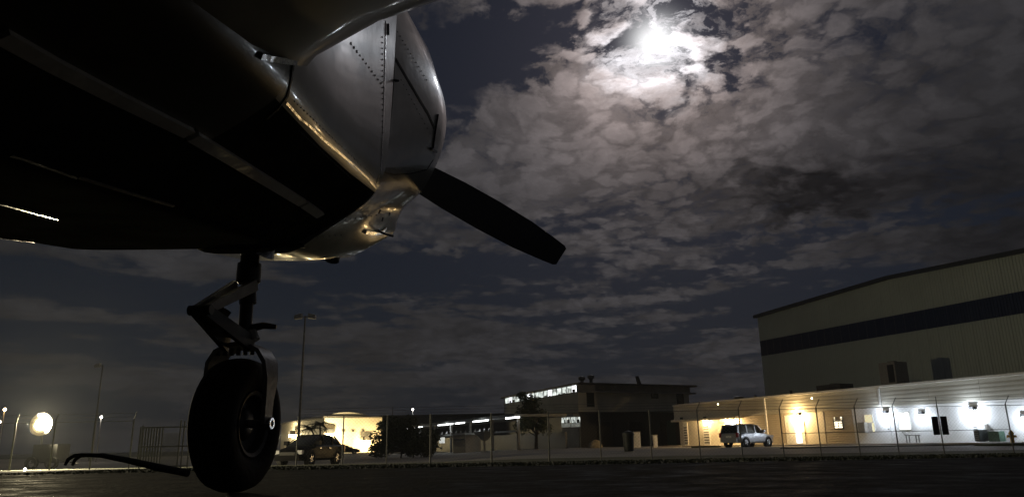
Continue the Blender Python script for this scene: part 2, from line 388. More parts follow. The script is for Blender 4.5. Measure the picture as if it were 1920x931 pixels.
# cowl upper shell, behind the split line, and lower cowl
CU = [(.265, .50), (.335, .55), (.385, .62), (.415, .75), (.425, .87), (.405, 1.00), (.36, 1.09), (.26, 1.16), (0, 1.20)]
C1 = [(.0, .272), (.13, .276), (.20, .318), (.27, .362), (.335, .408), (.375, .455), (.398, .54), (.408, .66), (.412, .80), (.402, .95), (.36, 1.10), (.25, 1.20), (0, 1.24)]
C2 = [(.0, .280), (.13, .284), (.19, .322), (.235, .385), (.285, .44), (.345, .50), (.385, .57), (.41, .68), (.425, .82), (.412, .98), (.36, 1.12), (.26, 1.20), (0, 1.235)]
C3 = [(.0, .318), (.13, .322), (.195, .352), (.232, .42), (.255, .50), (.330, .555), (.385, .635), (.418, .74), (.430, .86), (.412, .99), (.365, 1.10), (.26, 1.175), (0, 1.21)]
C4 = [(.0, .405), (.15, .408), (.232, .43), (.24, .48), (.262, .53), (.325, .58), (.375, .66), (.41, .76), (.420, .86), (.400, .97), (.345, 1.07), (.24, 1.13), (0, 1.15)]
C5 = [(.0, .47), (.12, .475), (.19, .49), (.21, .53), (.235, .57), (.28, .62), (.32, .69), (.345, .77), (.35, .86), (.33, .95), (.28, 1.02), (.18, 1.06), (0, 1.07)]
def lerp(a_, b_, t): return [(p[0] + (q[0] - p[0]) * t, p[1] + (q[1] - p[1]) * t) for p, q in zip(a_, b_)]
secs = [(C1, 1.955), (lerp(C1, C2, .5), 2.05), (C2, 2.17), (lerp(C2, C3, .5), 2.28), (C3, 2.4), (lerp(C3, C4, .55), 2.5), (C4, 2.58), (lerp(C4, C5, .45), 2.66), (C5, 2.71)]
b = MB(); b.loft([ring(h, s) for h, s in secs]); cowl_mb = b
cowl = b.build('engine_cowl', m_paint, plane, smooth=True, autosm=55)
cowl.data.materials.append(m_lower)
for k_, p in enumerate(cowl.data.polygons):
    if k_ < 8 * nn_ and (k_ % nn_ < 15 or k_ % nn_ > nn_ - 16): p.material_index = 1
BV = {}
def bvh(mb): return BVHTree.FromPolygons([tuple(v_) for v_ in mb.v], mb.f)
BF = bvh(fus_mb); BC = bvh(cowl_mb)
def snap(px, py, prefer=None):
    d = ray(px, py).normalized(); best = None
    for t in ((BF, BC) if prefer is None else (prefer,)):
        h = t.ray_cast(CAM, d)
        if h[0] is not None and (best is None or h[3] < best[2]): best = (h[0], h[1] if h[1].dot(d) < 0 else -h[1], h[3])
    return best
def ribbon(path, wd, ht, prefer=None, sub=8, lift=0.0):
    rings = []; pts = []
    for i in range(len(path) - 1):
        for j in range(sub): t = j / sub; pts.append((path[i][0] + (path[i + 1][0] - path[i][0]) * t, path[i][1] + (path[i + 1][1] - path[i][1]) * t))
    pts.append(path[-1]); H = [h for h in (snap(x, y, prefer) for x, y in pts) if h]
    if len(H) < 2: return MB()
    for i, h in enumerate(H):
        d = (H[min(i + 1, len(H) - 1)][0] - H[max(i - 1, 0)][0]).normalized(); n = h[1]; sd = d.cross(n).normalized() * wd / 2
        q = h[0] + n * lift
        rings.append([q - sd - n * .002, q + sd - n * .002, q + sd + n * ht, q - sd + n * ht])
    return MB().loft(rings)
def part(mb, name, m, **k):
    if mb.v: return mb.build(name, m, plane, **k)
# seam between firewall and cowl: a lap band with rivets
part(ribbon([(724, 40), (722, 120), (719, 220), (714, 320), (704, 345)], .006, .0012, BF), 'firewall_band', m_alu)
part(ribbon([(727, 45), (727, 66)], .006, .004), 'cowl_latch', m_seam)
part(ribbon([(738, 72), (735, 105), (732, 150)], .007, .006, BC), 'cowl_latch', m_black)
part(ribbon([(727, 150), (742, 152)], .006, .01, BC, sub=2), 'latch_lever', m_black)
part(ribbon([(742, 112), (763, 148), (785, 185), (803, 215), (814, 240)], .011, .0014, BC), 'cowl_door_gap', m_seam)
part(ribbon([(820, 215), (815, 245), (810, 282)], .006, .006, BC), 'cowl_latch', m_black)
part(ribbon([(806, 278), (815, 284)], .008, .01, BC, sub=2), 'latch_lever', m_black)
part(ribbon([(716, 322), (740, 327), (770, 325), (800, 318), (812, 300)], .004, .0012, BC), 'cowl_split_seam', m_seam)
part(ribbon([(536, 192), (562, 222), (580, 236), (606, 262), (640, 290), (664, 310), (690, 335), (704, 352)], .0045, .002), 'highlight_strip', m_alu, smooth=True)  # bright strip added in place of the reflection along the corner crease
part(ribbon([(549, 122), (545, 150), (538, 180), (524, 200), (500, 222)], .006, .002), 'wing_fairing_seam', m_seam)
# belly stiffeners and skin laps
part(ribbon([(0, 62), (100, 118), (200, 170), (352, 246)], .022, .008, BF), 'belly_stiffener', m_stiff)
part(ribbon([(360, 252), (420, 288), (500, 337), (566, 378)], .023, .008, BF), 'belly_stiffener', m_stiff)
part(ribbon([(569, 380), (585, 391), (599, 401)], .023, .008, BF), 'belly_stiffener', m_stiff)
part(ribbon([(20, 288), (50, 297), (145, 331)], .006, .004, BF), 'belly_stringer', m_alu)
part(ribbon([(150, 332), (240, 360), (325, 385)], .006, .003, BF), 'belly_stringer', m_gear)
part(ribbon([(-20, 376), (10, 382), (108, 409)], .007, .004, BF), 'belly_stringer', m_alu)
part(ribbon([(-20, 440), (5, 445), (66, 452)], .008, .004, BF), 'belly_stringer', m_alu)
rv = MB()
def rivet(px, py, r_=.0035, prefer=None):
    h = snap(px, py, prefer)
    if h: rv.lathe([(-.001, r_), (.0012, r_ * .9), (.0022, r_ * .4)], h[0], h[1], 8, True)
for i in range(12): rivet(658 + 62 * i / 11, 82 + 82 * i / 11, .0042 if i < 3 else .003)
for i in range(26): rivet(717 - (i > 22) * 4, 70 + i * 10.5, .0022, BF)
for i in range(30): rivet(560 + 3.3 * i, 262 + 3.2 * i if False else 245 + 3.0 * i, .0015)
for i in range(22): rivet(365 + 10.5 * i, 248 + 6.8 * i, .003)
for a_, b_, n__, pf in (((726, 60), (722, 320), 24, BC), ((722, 316), (808, 318), 12, BC), ((745, 60), (800, 150), 12, BC), ((752, 150), (806, 250), 12, BC), ((552, 190), (700, 332), 26, BF), ((600, 420), (725, 400), 14, BC), ((520, 452), (640, 440), 12, BC)):
    for i in range(n__): rivet(a_[0] + (b_[0] - a_[0]) * i / (n__ - 1), a_[1] + (b_[1] - a_[1]) * i / (n__ - 1), .0019, pf)
tag(part(rv, 'rivet', m_rivet), kind='stuff')
# lower cowl hardware: air-outlet lip, exhaust stack, intake lip, screws, drain pipe
part(ribbon([(470, 462), (520, 462), (570, 460)], .012, .006, BC), 'cowl_lip', m_alu)
part(ribbon([(684, 434), (704, 437), (716, 434), (722, 428)], .012, .006), 'intake_lip', m_alu)
part(MB().tube([APX(706, 428, 2.42), APX(712, 434, 2.43), APX(724, 439, 2.45), APX(737, 442, 2.47)], .0045, 8), 'drain_pipe', m_chrome, smooth=True)
for q in ((712, 397), (730, 401), (717, 411)):
    h = snap(*q)
    if h: part(MB().lathe([(-.003, .008), (.001, .008), (.002, .004)], h[0], h[1], 12, True), 'fastener_hole', m_seam)
h = snap(778, 389)
part(MB().lathe([(0, .008), (.03, .008)], A(XC, .36, 2.02), av * -1 + ax * -.4, 12, True), 'breather_pipe', m_geard)
part(MB().lathe([(-.1, .026), (.0, .026), (.045, .024), (.045, .02), (.0, .02)], A(XC + .10, .345, 2.36), (-av * .75 - ax * .3).normalized(), 20), 'exhaust_stack', m_geard, smooth=True)
# metal flap beside the gear leg (cooling outlet door)
c_ = [APX(478, 474, 1.86), APX(512, 470, 1.90), APX(510, 487, 1.90), APX(498, 483, 1.88)]
part(MB().hexa([c_[0], c_[1], c_[2], c_[3]] + [p + ax * .01 + av * .004 for p in c_]), 'outlet_flap', m_alu)
part(MB().hexa([APX(466, 470, 1.9), APX(486, 470, 1.9), APX(484, 500, 1.9), APX(463, 500, 1.9)] + [p for p in (APX(466, 470, 1.95), APX(486, 470, 1.95), APX(484, 500, 1.95), APX(463, 500, 1.95))]), 'steering_stop', m_geard)
# wings: right (over the camera) and left
def airfoil(x, sLE, ch, y, th):
    pts = []; T = [0, .0125, .03, .06, .12, .22, .35, .5, .7, .85, 1.0]
    def yt(t): return th * ch * 5 * (.2969 * math.sqrt(t) - .126 * t - .3516 * t * t + .2843 * t ** 3 - .1015 * t ** 4)
    lo = [(t, -yt(t) * .75) for t in T]; hi = [(t, yt(t) * 1.25) for t in T[::-1]]
    return [A(x, y + q, sLE - t * ch) for t, q in lo + hi[1:-1]]
def wing(sg):
    X = lambda k: XC + sg * k
    return MB().loft([airfoil(X(.42), 1.30, 1.95, .530, .13), airfoil(X(.52), 1.19, 1.84, .541, .135), airfoil(X(.66), 1.10, 1.75, .556, .14), airfoil(X(.84), 1.03, 1.68, .570, .145),
                      airfoil(X(1.1), .97, 1.62, .595, .15), airfoil(X(3.0), .95, 1.6, .73, .15), airfoil(X(4.7), .93, 1.55, .88, .14)])
for sg in (1, -1):
    wb = wing(sg); wo_ = wb.build('wing', m_paint if sg > 0 else m_paint, plane, smooth=True, autosm=60)
    if sg > 0: BW = bvh(wb)
part(ribbon([(486, 104), (520, 112), (552, 116)], .010, .006), 'fairing_bolt', m_alu)
# propeller
HUB = A(XC, .862, 2.87)
prop = MB().lathe([(-.05, .07), (.03, .075)], HUB, ax, 20, True).build('propeller', m_prop, plane)
bd = Vector((.502, -.285)).normalized(); bw = Vector((-bd.y, bd.x))
for sg in (1, -1):
    rings = []
    for r_, ch, tw, th in ((.05, .07, 50, .05), (.16, .10, 45, .035), (.30, .128, 38, .024), (.45, .137, 30, .018), (.62, .134, 24, .014), (.78, .120, 20, .010), (.90, .094, 17, .008), (.945, .082, 16, .006), (.957, .068, 16, .004)):
        c = HUB + (ar * bd.x + av * bd.y) * r_ * sg
        wv_ = ((ar * bw.x + av * bw.y) * math.cos(R(tw)) * sg + ax * math.sin(R(tw)) * 1).normalized(); nv = wv_.cross(ar * bd.x + av * bd.y).normalized()
        ch = ch * 1.12 / math.cos(R(tw))**.7
        rings.append([c + wv_ * ch * a_ + nv * th * t for a_, t in ((-.5, 0), (-.3, .45), (0, .6), (.3, .4), (.5, 0), (.3, -.15), (0, -.2), (-.3, -.15))])
    MB().loft(rings).build('blade', m_prop, prop, smooth=True)
ORG['spin'] = ORG[prop.name]
MB().lathe([(.0, .15), (.05, .148), (.14, .12), (.22, .075), (.27, .03), (.28, .002)], A(XC, .862, 2.80), ax, 28, True).build('spinner', m_paint, prop, smooth=True)
# nose gear -----------------------------------------------------------
WC = CAM + ax * 1.948 + ar * (-1.0223) + av * (-.2015)
WR = .1785; WC.z = WR + .0
axl = Vector((ar.x, ar.y, 0)).normalized(); fwd = Vector((-axl.y, axl.x, 0)); ZV = Vector((0, 0, 1))
if fwd.dot(ax) < 0: fwd = -fwd
def W(s, u_, z): return WC + axl * s + fwd * u_ + ZV * z       # wheel frame: side, forward, up from axle
gear = MB().tube([W(0, .0, .62), W(-.0, .0, .50), W(0, 0, .44)], .0265, 16).build('nose_gear_leg', m_geard, plane, smooth=True)
def gp(mb, name, m, **k): return mb.build(name, m, gear, **k)
gp(MB().tube([W(0, 0, .452), W(0, 0, .425), W(0, 0, .40), W(0, 0, .392)], [.033, .034, .034, .026], 16), 'collar', m_geard, smooth=True)
gp(MB().tube([W(0, 0, .40), W(0.002, 0, .215)], .0185, 16), 'oleo_piston', m_geard, smooth=True)
gp(MB().tube([W(.0, 0, .375), W(.004, .0, .335)], .024, 12), 'gland_nut', m_geard, smooth=True)
def link(a1, b1, w1, w2, th):     # flat tapered yoke with a lightening opening: two side arms + pin
    m = MB()
    for sg in (1, -1):
        p0 = Vector(a1) + axl * w1 * sg; p1 = Vector(b1) + axl * w2 * sg
        d = (p1 - p0).normalized(); n = d.cross(axl).normalized() * th; sd = axl * .007
        m.hexa([p0 - sd - n, p0 + sd - n, p1 + sd - n * .7, p1 - sd - n * .7, p0 - sd + n, p0 + sd + n, p1 + sd + n * .7, p1 - sd + n * .7])
    d = (Vector(b1) - Vector(a1)).normalized(); n = d.cross(axl).normalized() * .004
    c0 = Vector(a1).lerp(Vector(b1), .55); c1 = Vector(b1)
    m.hexa([c0 - axl * w1 * .75 - n, c0 + axl * w1 * .75 - n, c1 + axl * w2 - n, c1 - axl * w2 - n, c0 - axl * w1 * .75 + n, c0 + axl * w1 * .75 + n, c1 + axl * w2 + n, c1 - axl * w2 + n])
    return m
KN = W(0, -.235, .275)
gp(link(W(0, -.015, .385), KN, .030, .014, .016), 'torque_link', m_gear)
gp(link(W(0, -.02, .215), KN, .036, .014, .022), 'torque_link', m_geard)
gp(MB().tube([KN - axl * .03, KN + axl * .03], .013, 10), 'link_pin', m_geard)
gp(MB().tube([W(-.05, -.06, .275), W(-.035, -.05, .31)], .018, 10), 'shimmy_damper', m_geard)
gp(MB().tube([W(-.03, -.03, .25), W(.01, -.02, .245)], .016, 10), 'steering_collar', m_geard)
gp(MB().tube([W(.01, .0, .262), W(.05, .01, .272), W(.085, .02, .268)], [.012, .010, .007], 8), 'steering_horn', m_geard)
gp(MB().tube([W(.028, -.02, .25), W(.04, -.02, .225)], .018, 10), 'tow_fitting', m_gear)
# fork: arch plate over the tyre with flat legs down to the axle
prof = [(-.082, .00), (-.084, .06), (-.088, .12), (-.082, .165), (-.062, .196), (-.03, .212), (0, .216), (.03, .212), (.062, .196), (.082, .165), (.088, .12), (.084, .06), (.082, .0)]
rings = []
for i, (sx, zz_) in enumerate(prof):
    hw = .021 + .020 * sstep(.03, .19, zz_); t = Vector(prof[min(i + 1, len(prof) - 1)]) - Vector(prof[max(i - 1, 0)]); t.normalize(); nn = Vector((-t.y, t.x)) * .006
    rings.append([W(sx - nn.x, -hw, zz_ - nn.y), W(sx - nn.x, hw, zz_ - nn.y), W(sx + nn.x, hw, zz_ + nn.y), W(sx + nn.x, -hw, zz_ + nn.y)])
gp(MB().loft(rings), 'fork', m_gear, smooth=True)
for k in range(6): gp(MB().tube([W(-.055 + k * .020, -.034, .196 + (.008 if 0 < k < 5 else 0)), W(-.055 + k * .02, -.034, .184)], .0065, 8), 'fork_bolt', m_geard)
gp(MB().tube([W(-.095, 0, 0), W(.095, 0, 0)], .011, 12), 'axle', m_gear)
gp(MB().lathe([(.086, .0175), (.098, .0175), (.101, .015), (.101, .009), (.096, .008)], W(0, 0, 0), axl, 20), 'axle_nut', m_alu, smooth=True)
tp = [(-.034, .082), (-.047, .092), (-.054, .112), (-.058, .135), (-.054, .156), (-.044, .169), (-.030, .1745), (-.028, .171), (-.022, .1715), (-.020, .1775), (-.004, .1785), (-.003, .173), (.003, .173), (.004, .1785), (.020, .1775), (.022, .1715), (.028, .171), (.030, .1745), (.044, .169), (.054, .156), (.058, .135), (.054, .112), (.047, .092), (.034, .082)]
tyre = gp(MB().lathe(tp, WC, axl, 56), 'tyre', m_rubber, smooth=True, autosm=35)
rim_ = MB()
for sg in (1, -1): rim_.lathe([(.030 * sg, .084), (.046 * sg, .090), (.050 * sg, .088), (.046 * sg, .078), (.024 * sg, .070), (.018 * sg, .045), (.030 * sg, .038), (.036 * sg, .022), (.036 * sg, .010)], WC, axl, 40)
rm = gp(rim_, 'wheel_rim', m_geard, smooth=True)
# main gear, mostly behind and above the camera
for sg in (1, -1):
    mw = A(XC + sg * 1.52, 0, -.55); mw.z = .2
    mg = MB().tube([mw + axl * -.09 * sg + ZV * .03, mw + axl * -.09 * sg + ZV * .42], .03, 12).build('main_gear_leg', m_geard, plane)
    MB().lathe([(p[0] * 1.2, p[1] * 1.11) for p in tp], mw, axl, 32).build('tyre', m_rubber, mg, smooth=True)
    MB().lathe([(-.05, .03), (-.04, .095), (.04, .095), (.05, .03)], mw, axl, 24, True).build('wheel_rim', m_gear, mg)
# tow bar lying from the nose wheel to the left
tb = thing('tow_bar', W(-.3, -.1, -WR), 'dark steel tow bar with hooked handle reaching left from the nose wheel', 'tow bar')
p0 = APX(352, 886, 1.93); p1 = APX(292, 874, 1.95); p2 = APX(240, 862, 1.97); p3 = APX(192, 853, 2.0); p4 = APX(160, 852, 2.0)
MB().tube([p0, p1, p2, p3, p4], [.010, .010, .0085, .007, .005], 10).build('shaft', m_blackm, tb, smooth=True)
MB().tube([p4, APX(140, 853, 2.0), APX(128, 860, 2.0), APX(122, 871, 2.0)], [.006, .006, .0055, .004], 8).build('hook', m_blackm, tb, smooth=True)
MB().tube([APX(152, 852, 2.0), APX(140, 862, 1.98), APX(136, 871, 1.97)], [.006, .005, .004], 8).build('hook', m_blackm, tb, smooth=True)
#([q0, Vector((q0.x, q0.y, .0))], .008, 8).build('foot', m_blackm, tb)

# ------------------------------------------------------------------ annex (low long building) + its fittings
An = Fac((18.6, 84), (34.9, 46.5)); A1 = An
GZ = -.35
tl, _ = An.hit(1274, 800); tr = An.len + 16
eL, z_top = An.hit(1490, 741); _, z_band = An.hit(1490, 773)
H = z_top; HB = z_band
ann = thing('low_annex', An.P(tl, 0, GZ), 'long low annex with ribbed fascia, cream left end and white right end', 'building')
def ap_(mb, name, m, **k): return mb.build(name, m, ann, **k)
t_cream = An.hit(1392, 800)[0]; t_tan = An.hit(1600, 790)[0]
ap_(MB().fb(An, tl, t_cream, GZ, HB, -12, 0), 'wall', m_cream)
ap_(MB().fb(An, t_cream + .003, t_tan, GZ, HB, -12, -.02), 'wall', m_tan)
ap_(MB().fb(An, t_tan + .003, tr, GZ, HB, -12, -.0), 'wall', m_white)
# horizontal siding boards on the tan section
nb = 14
doorspans = [(An.hit(1471, 800)[0], An.hit(1548, 800)[0])]
for i in range(nb):
    z0 = GZ + .15 + (HB - GZ - .15) * i / nb; z1 = z0 + (HB - GZ - .15) / nb
    for a0, a1 in ((t_cream + .01, doorspans[0][0]), (doorspans[0][1], t_tan)):
        ap_(MB().add([An.P(a0, -.018, z0), An.P(a1, -.018, z0), An.P(a1, .035, z0 + .01), An.P(a0, .035, z0 + .01), An.P(a0, -.018, z1 - .01), An.P(a1, -.018, z1 - .01)],
                 [(0, 1, 2, 3), (3, 2, 5, 4), (0, 3, 4), (1, 5, 2), (0, 4, 5, 1)]), 'siding_board', m_tan)
# fascia of horizontal ribs, in sheets
nr = 5; t = tl - .5; k = 0
m_fas = mat('fascia_sheet', (.46, .44, .38), .45, var=.12, scale=.6)
while t < tr:
    t2 = min(t + 4.0, tr); m_ = MB()
    for i in range(nr):
        z0 = HB + .02 + (H - HB) * i / nr; hh = (H - HB) / nr
        m_.add([An.P(t, .26, z0), An.P(t2 - .015, .26, z0), An.P(t2 - .015, .268, z0 + hh * .35), An.P(t, .268, z0 + hh * .35), An.P(t2 - .015, .268, z0 + hh * .62), An.P(t, .268, z0 + hh * .62), An.P(t2 - .015, .26, z0 + hh * .97), An.P(t, .26, z0 + hh * .97)],
               [(0, 1, 2, 3), (3, 2, 4, 5), (5, 4, 6, 7)])
    m_.fb(An, t, t2 - .015, HB + .02, H, .10, .258)
    ap_(m_, 'fascia_panel', m_fas); t = t2
ap_(MB().fb(An, tl - .5, tr, H + .003, H + .16, -.2, .42), 'eaves_gutter', m_trimw)
ap_(MB().fb(An, tl - .5, t_cream - .01, HB - .22, HB + .0, .02, .75), 'canopy_slab', m_cream)
ap_(MB().hexa([An.P(tl - .4, .1, H + .02), An.P(tr, .1, H + .02), An.P(tr, -12, H + .9), An.P(tl - .4, -12, H + .9), An.P(tl - .4, .1, H + .12), An.P(tr, .1, H + .12), An.P(tr, -12, H + 1.0), An.P(tl - .4, -12, H + 1.0)]), 'roof', m_roofed)
ap_(MB().fb(An, tl, tr, GZ + .0, GZ + .10, .01, 4.0), 'walkway_kerb', m_park)
for px in (1443, 1662):
    t_ = An.hit(px, 790)[0]; ap_(MB().fb(An, t_ - .09, t_ + .09, (GZ + .12) if px == 1443 else HB - .1, H - .05, .34, .44), 'downspout', m_trimw)
def rectpx(x0, y0, x1, y1, fc=An):
    ta, za = fc.hit((x0 + x1) / 2, y0); tb_, zb = fc.hit((x0 + x1) / 2, y1); t0 = fc.hit(x0, (y0 + y1) / 2)[0]; t1 = fc.hit(x1, (y0 + y1) / 2)[0]
    return min(t0, t1), max(t0, t1), zb, za
def framed(fc, par, r_, mframe, mpane, name='window', fr=.07, out=.05, bars=0, hbar=None):
    t0, t1, z0, z1 = r_; m_ = MB()
    m_.fb(fc, t0 - fr, t0, z0 - fr, z1 + fr, .002, out).fb(fc, t1, t1 + fr, z0 - fr, z1 + fr, .002, out).fb(fc, t0, t1, z1, z1 + fr, .002, out - .003).fb(fc, t0, t1, z0 - fr, z0, .002, out - .003)
    for i in range(bars): tt = t0 + (t1 - t0) * (i + 1) / (bars + 1); m_.fb(fc, tt - fr / 3, tt + fr / 3, z0, z1, .003, out - .008)
    if hbar: zz_ = z0 + (z1 - z0) * hbar; m_.fb(fc, t0, t1, zz_ - fr / 3, zz_ + fr / 3, .003, out - .01)
    f_ = m_.build(name, mframe, par); MB().fb(fc, t0, t1, z0, z1, .002, .015).build('pane', mpane, f_); return f_
# left cream section: louvred doors under the lamps, square window, vent
for x0, x1 in ((1282, 1290), (1319, 1331)):
    r_ = rectpx(x0, 783, x1, 831); dr = MB().fb(An, r_[0], r_[1], GZ + .12, r_[3], .002, .06).build('door', m_trimw, ann)
    for i in range(7): z_ = GZ + .3 + i * .27; MB().fb(An, r_[0] + .12, r_[1] - .12, z_, z_ + .11, .062, .075).build('louvre', m_blackm, dr)
framed(An, ann, rectpx(1348, 781, 1358, 791), m_tan, m_wingry)
# tan section: lit entrance alcove with door, pale panel, lit window
r_ = rectpx(1474, 777, 1509, 831); en = MB().fb(An, r_[0], r_[1], GZ + .12, r_[3], -.015, .05).build('entrance_surround', m_trimw, ann)
ri = rectpx(1480, 786, 1492, 830); MB().fb(An, ri[0], ri[1], GZ + .13, ri[3], .052, .09).build('door', m_white, en)
ri = rectpx(1493, 786, 1503, 828); MB().fb(An, ri[0], ri[1], GZ + .2, ri[3], .052, .07).build('glazed_sidelight', m_winlit2, en)
r_ = rectpx(1513, 772, 1547, 831); MB().fb(An, r_[0], r_[1], GZ + .12, r_[3], -.015, .04).build('wall_panel', m_cream, ann)
framed(An, ann, rectpx(1565, 788, 1580, 802), m_blackm, m_winwarm, bars=1)
framed(An, ann, rectpx(1564, 781, 1566, 787), m_tan, m_winwarm, fr=.03); framed(An, ann, rectpx(1576, 780, 1579, 786), m_tan, m_winwarm, fr=.03)
# white section
framed(An, ann, rectpx(1622, 777, 1636, 791), m_trimw, m_winyel); framed(An, ann, rectpx(1636, 791, 1640, 808), m_trimw, m_winyel, fr=.04)
r_ = rectpx(1616, 791, 1629, 811); MB().fb(An, r_[0], r_[1], r_[2], r_[3], .06, .45).build('meter_cabinet', m_gear, ann)
r_ = rectpx(1650, 782, 1671, 829); dr = MB().fb(An, r_[0], r_[1], GZ + .12, r_[3], .002, .05).build('door', m_white, ann)
MB().fb(An, r_[1] - .2, r_[1] - .12, GZ + 1.1, GZ + 1.2, .052, .12).build('handle', m_galv, dr)
framed(An, ann, rectpx(1686, 773, 1706, 804), m_trimw, m_winlit2, bars=1, hbar=.5)
r_ = rectpx(1640, 828, 1860, 832)
# lamps on the annex
def wall_lamp(fc, px, py, colr, power, lens, label, group, lz=0.0, size=1.0, out=.0, rad=.05, reach=.6):
    t_, z_ = fc.hit(px, py, .15 + out); o = thing('wall_lamp', fc.P(t_, out, z_), label, 'wall lamp', group)
    MB().fb(fc, t_ - .13 * size, t_ + .13 * size, z_ - .02, z_ + .16 * size, out + .003, out + .22 * size).build('housing', m_blackm, o)
    MB().fb(fc, t_ - .11 * size, t_ + .11 * size, z_ - .10 * size, z_ - .022, out + .02, out + .2 * size).build('lens', lens, o)
    light(o, fc.P(t_, out + reach, z_ - .12 - lz), power * (2.7 if colr[2] < .6 else .85), colr, rad); return o
WARM = (1, .66, .28); COOL = (.78, .88, 1)
g = 'lamps along the annex wall'
wall_lamp(An, 1280, 786, WARM, 300, m_lampw, 'warm wall lamp at the far left corner of the cream annex', g, size=1.6)
wall_lamp(An, 1324, 785, WARM, 330, m_lampw, 'warm wall lamp above the second louvred door', g, size=1.6)
wall_lamp(An, 1370, 786, WARM, 420, m_lampw, 'warm wall lamp behind the silver car roof', g, size=1.6)
wall_lamp(An, 1497, 778, WARM, 330, m_lampw, 'warm lamp over the lit entrance door', g, size=1.3)
wall_lamp(An, 1660, 774, COOL, 200, m_lampc, 'cool white wall lamp above the white door', g, size=1.3)
wall_lamp(An, 1727, 776, COOL, 110, m_lampc, 'cool white wall lamp right of the bright window', g, size=1.2)
wall_lamp(An, 1823, 768, COOL, 280, m_lampc, 'cool white wall lamp above the air conditioner', g, size=1.4)
wall_lamp(An, 1919, 781, COOL, 120, m_lampc, 'cool white wall lamp cut by the right picture edge', g, size=1.2)
for px, py, lb in ((1347, 757, 'left'), (1523, 746, 'right')):
    t_, z_ = An.hit(px, py, .42); o = thing('eaves_light', An.P(t_, .45, z_), 'small round warm light under the %s part of the annex eaves' % lb, 'eaves light', 'lights under the annex eaves')
    MB().lathe([(0, .10), (.05, .10)], An.P(t_, .42, z_), An.n, 12, True).build('base', m_trimw, o)
    MB().lathe([(.0, .07), (.04, .06), (.07, .03)], An.P(t_, .471, z_), An.n, 12, True).build('lens', m_dotw, o)
# handrail / bench frame, air conditioner, hydrant, roof units
def prism_thing(name, fc, r_, o0, o1, m, label, cat, group=None): return None
t0, t1, z0, z1 = rectpx(1713, 808, 1735, 827)
o = thing('bench', An.P(t0, .8, GZ + .12), 'low grey steel bench on the walkway below the bright window', 'bench')
MB().fb(An, t0, t1, GZ + .62, GZ + .68, .5, .95).build('seat', m_galv, o)
for a_ in (t0 + .05, t1 - .12):
    MB().fb(An, a_, a_ + .06, GZ + .12, GZ + .617, .55, .61).fb(An, a_, a_ + .06, GZ + .12, GZ + .617, .85, .91).build('leg', m_galv, o)
MB().hexa([An.P(t0, .52, GZ + .683), An.P(t0 + .06, .52, GZ + .683), An.P(t0 - .3, .4, GZ + .95), An.P(t0 - .36, .4, GZ + .95), An.P(t0, .93, GZ + .683), An.P(t0 + .06, .93, GZ + .683), An.P(t0 - .3, .8, GZ + .95), An.P(t0 - .36, .8, GZ + .95)]).build('armrest', m_galv, o)
t0, t1, z0, z1 = rectpx(1848, 797, 1866, 826)
o = thing('air_conditioner', An.P(t0, .9, GZ + .12), 'dark green grey air conditioner on the walkway at far right', 'air conditioner')
MB().fb(An, t0, t1 - .3, GZ + .17, z0 + (z1 - z0) * .72, .3, 1.2).build('cabinet', m_bin, o)
MB().fb(An, t0 + .05, t1 - .35, GZ + .12, GZ + .167, .35, 1.15).build('base', m_conc, o)
for i in range(7): z_ = GZ + .28 + i * .13; MB().fb(An, t0 + .06, t1 - .36, z_, z_ + .05, 1.203, 1.23).build('grille_slat', m_galv, o)
o = thing('electrical_box', An.P(t1 + .4, .4, GZ + .12), 'green electrical cabinet beside the air conditioner', 'electrical cabinet')
MB().fb(An, t1 + .0, t1 + .75, GZ + .12, z0 + (z1 - z0) * .62, .15, .75).build('cabinet', m_green, o); MB().fb(An, t1 + .1, t1 + .65, GZ + .3, z0 + (z1 - z0) * .5, .753, .77).build('door', m_green, o)
MB().fb(An, t0 + .15, t0 + .3, z1 - .7, z1 + .1, .02, .16).build('conduit', m_gear, ann)
hy = at(1899, 829, 44); hy.z = gz(hy.x, hy.y)
o = thing('fire_hydrant', hy, 'yellow fire hydrant on a grass patch at the right edge', 'fire hydrant')
MB().lathe([(0, .17), (.05, .17), (.06, .11), (.6, .11), (.62, .15), (.68, .15), (.70, .12), (.80, .08), (.84, .03)], hy, (0, 0, 1), 14, True).build('barrel', m_yel, o, smooth=True)
for sx in (-1, 1): MB().lathe([(0, .06), (.2, .06), (.2, .08), (.25, .08)], hy + Vector((0, 0, .5)), (sx, 0, 0), 10, True).build('nozzle', m_yel, o)
b = MB(); b.loft([[hy + Vector((math.cos(j * .628) * r_ * 2.3, math.sin(j * .628) * r_ * 1.0, z_)) for j in range(10)] for r_, z_ in ((1.0, 0), (.9, .10), (.5, .14))])
tag(b.build('grass_island', m_grass), kind='structure')

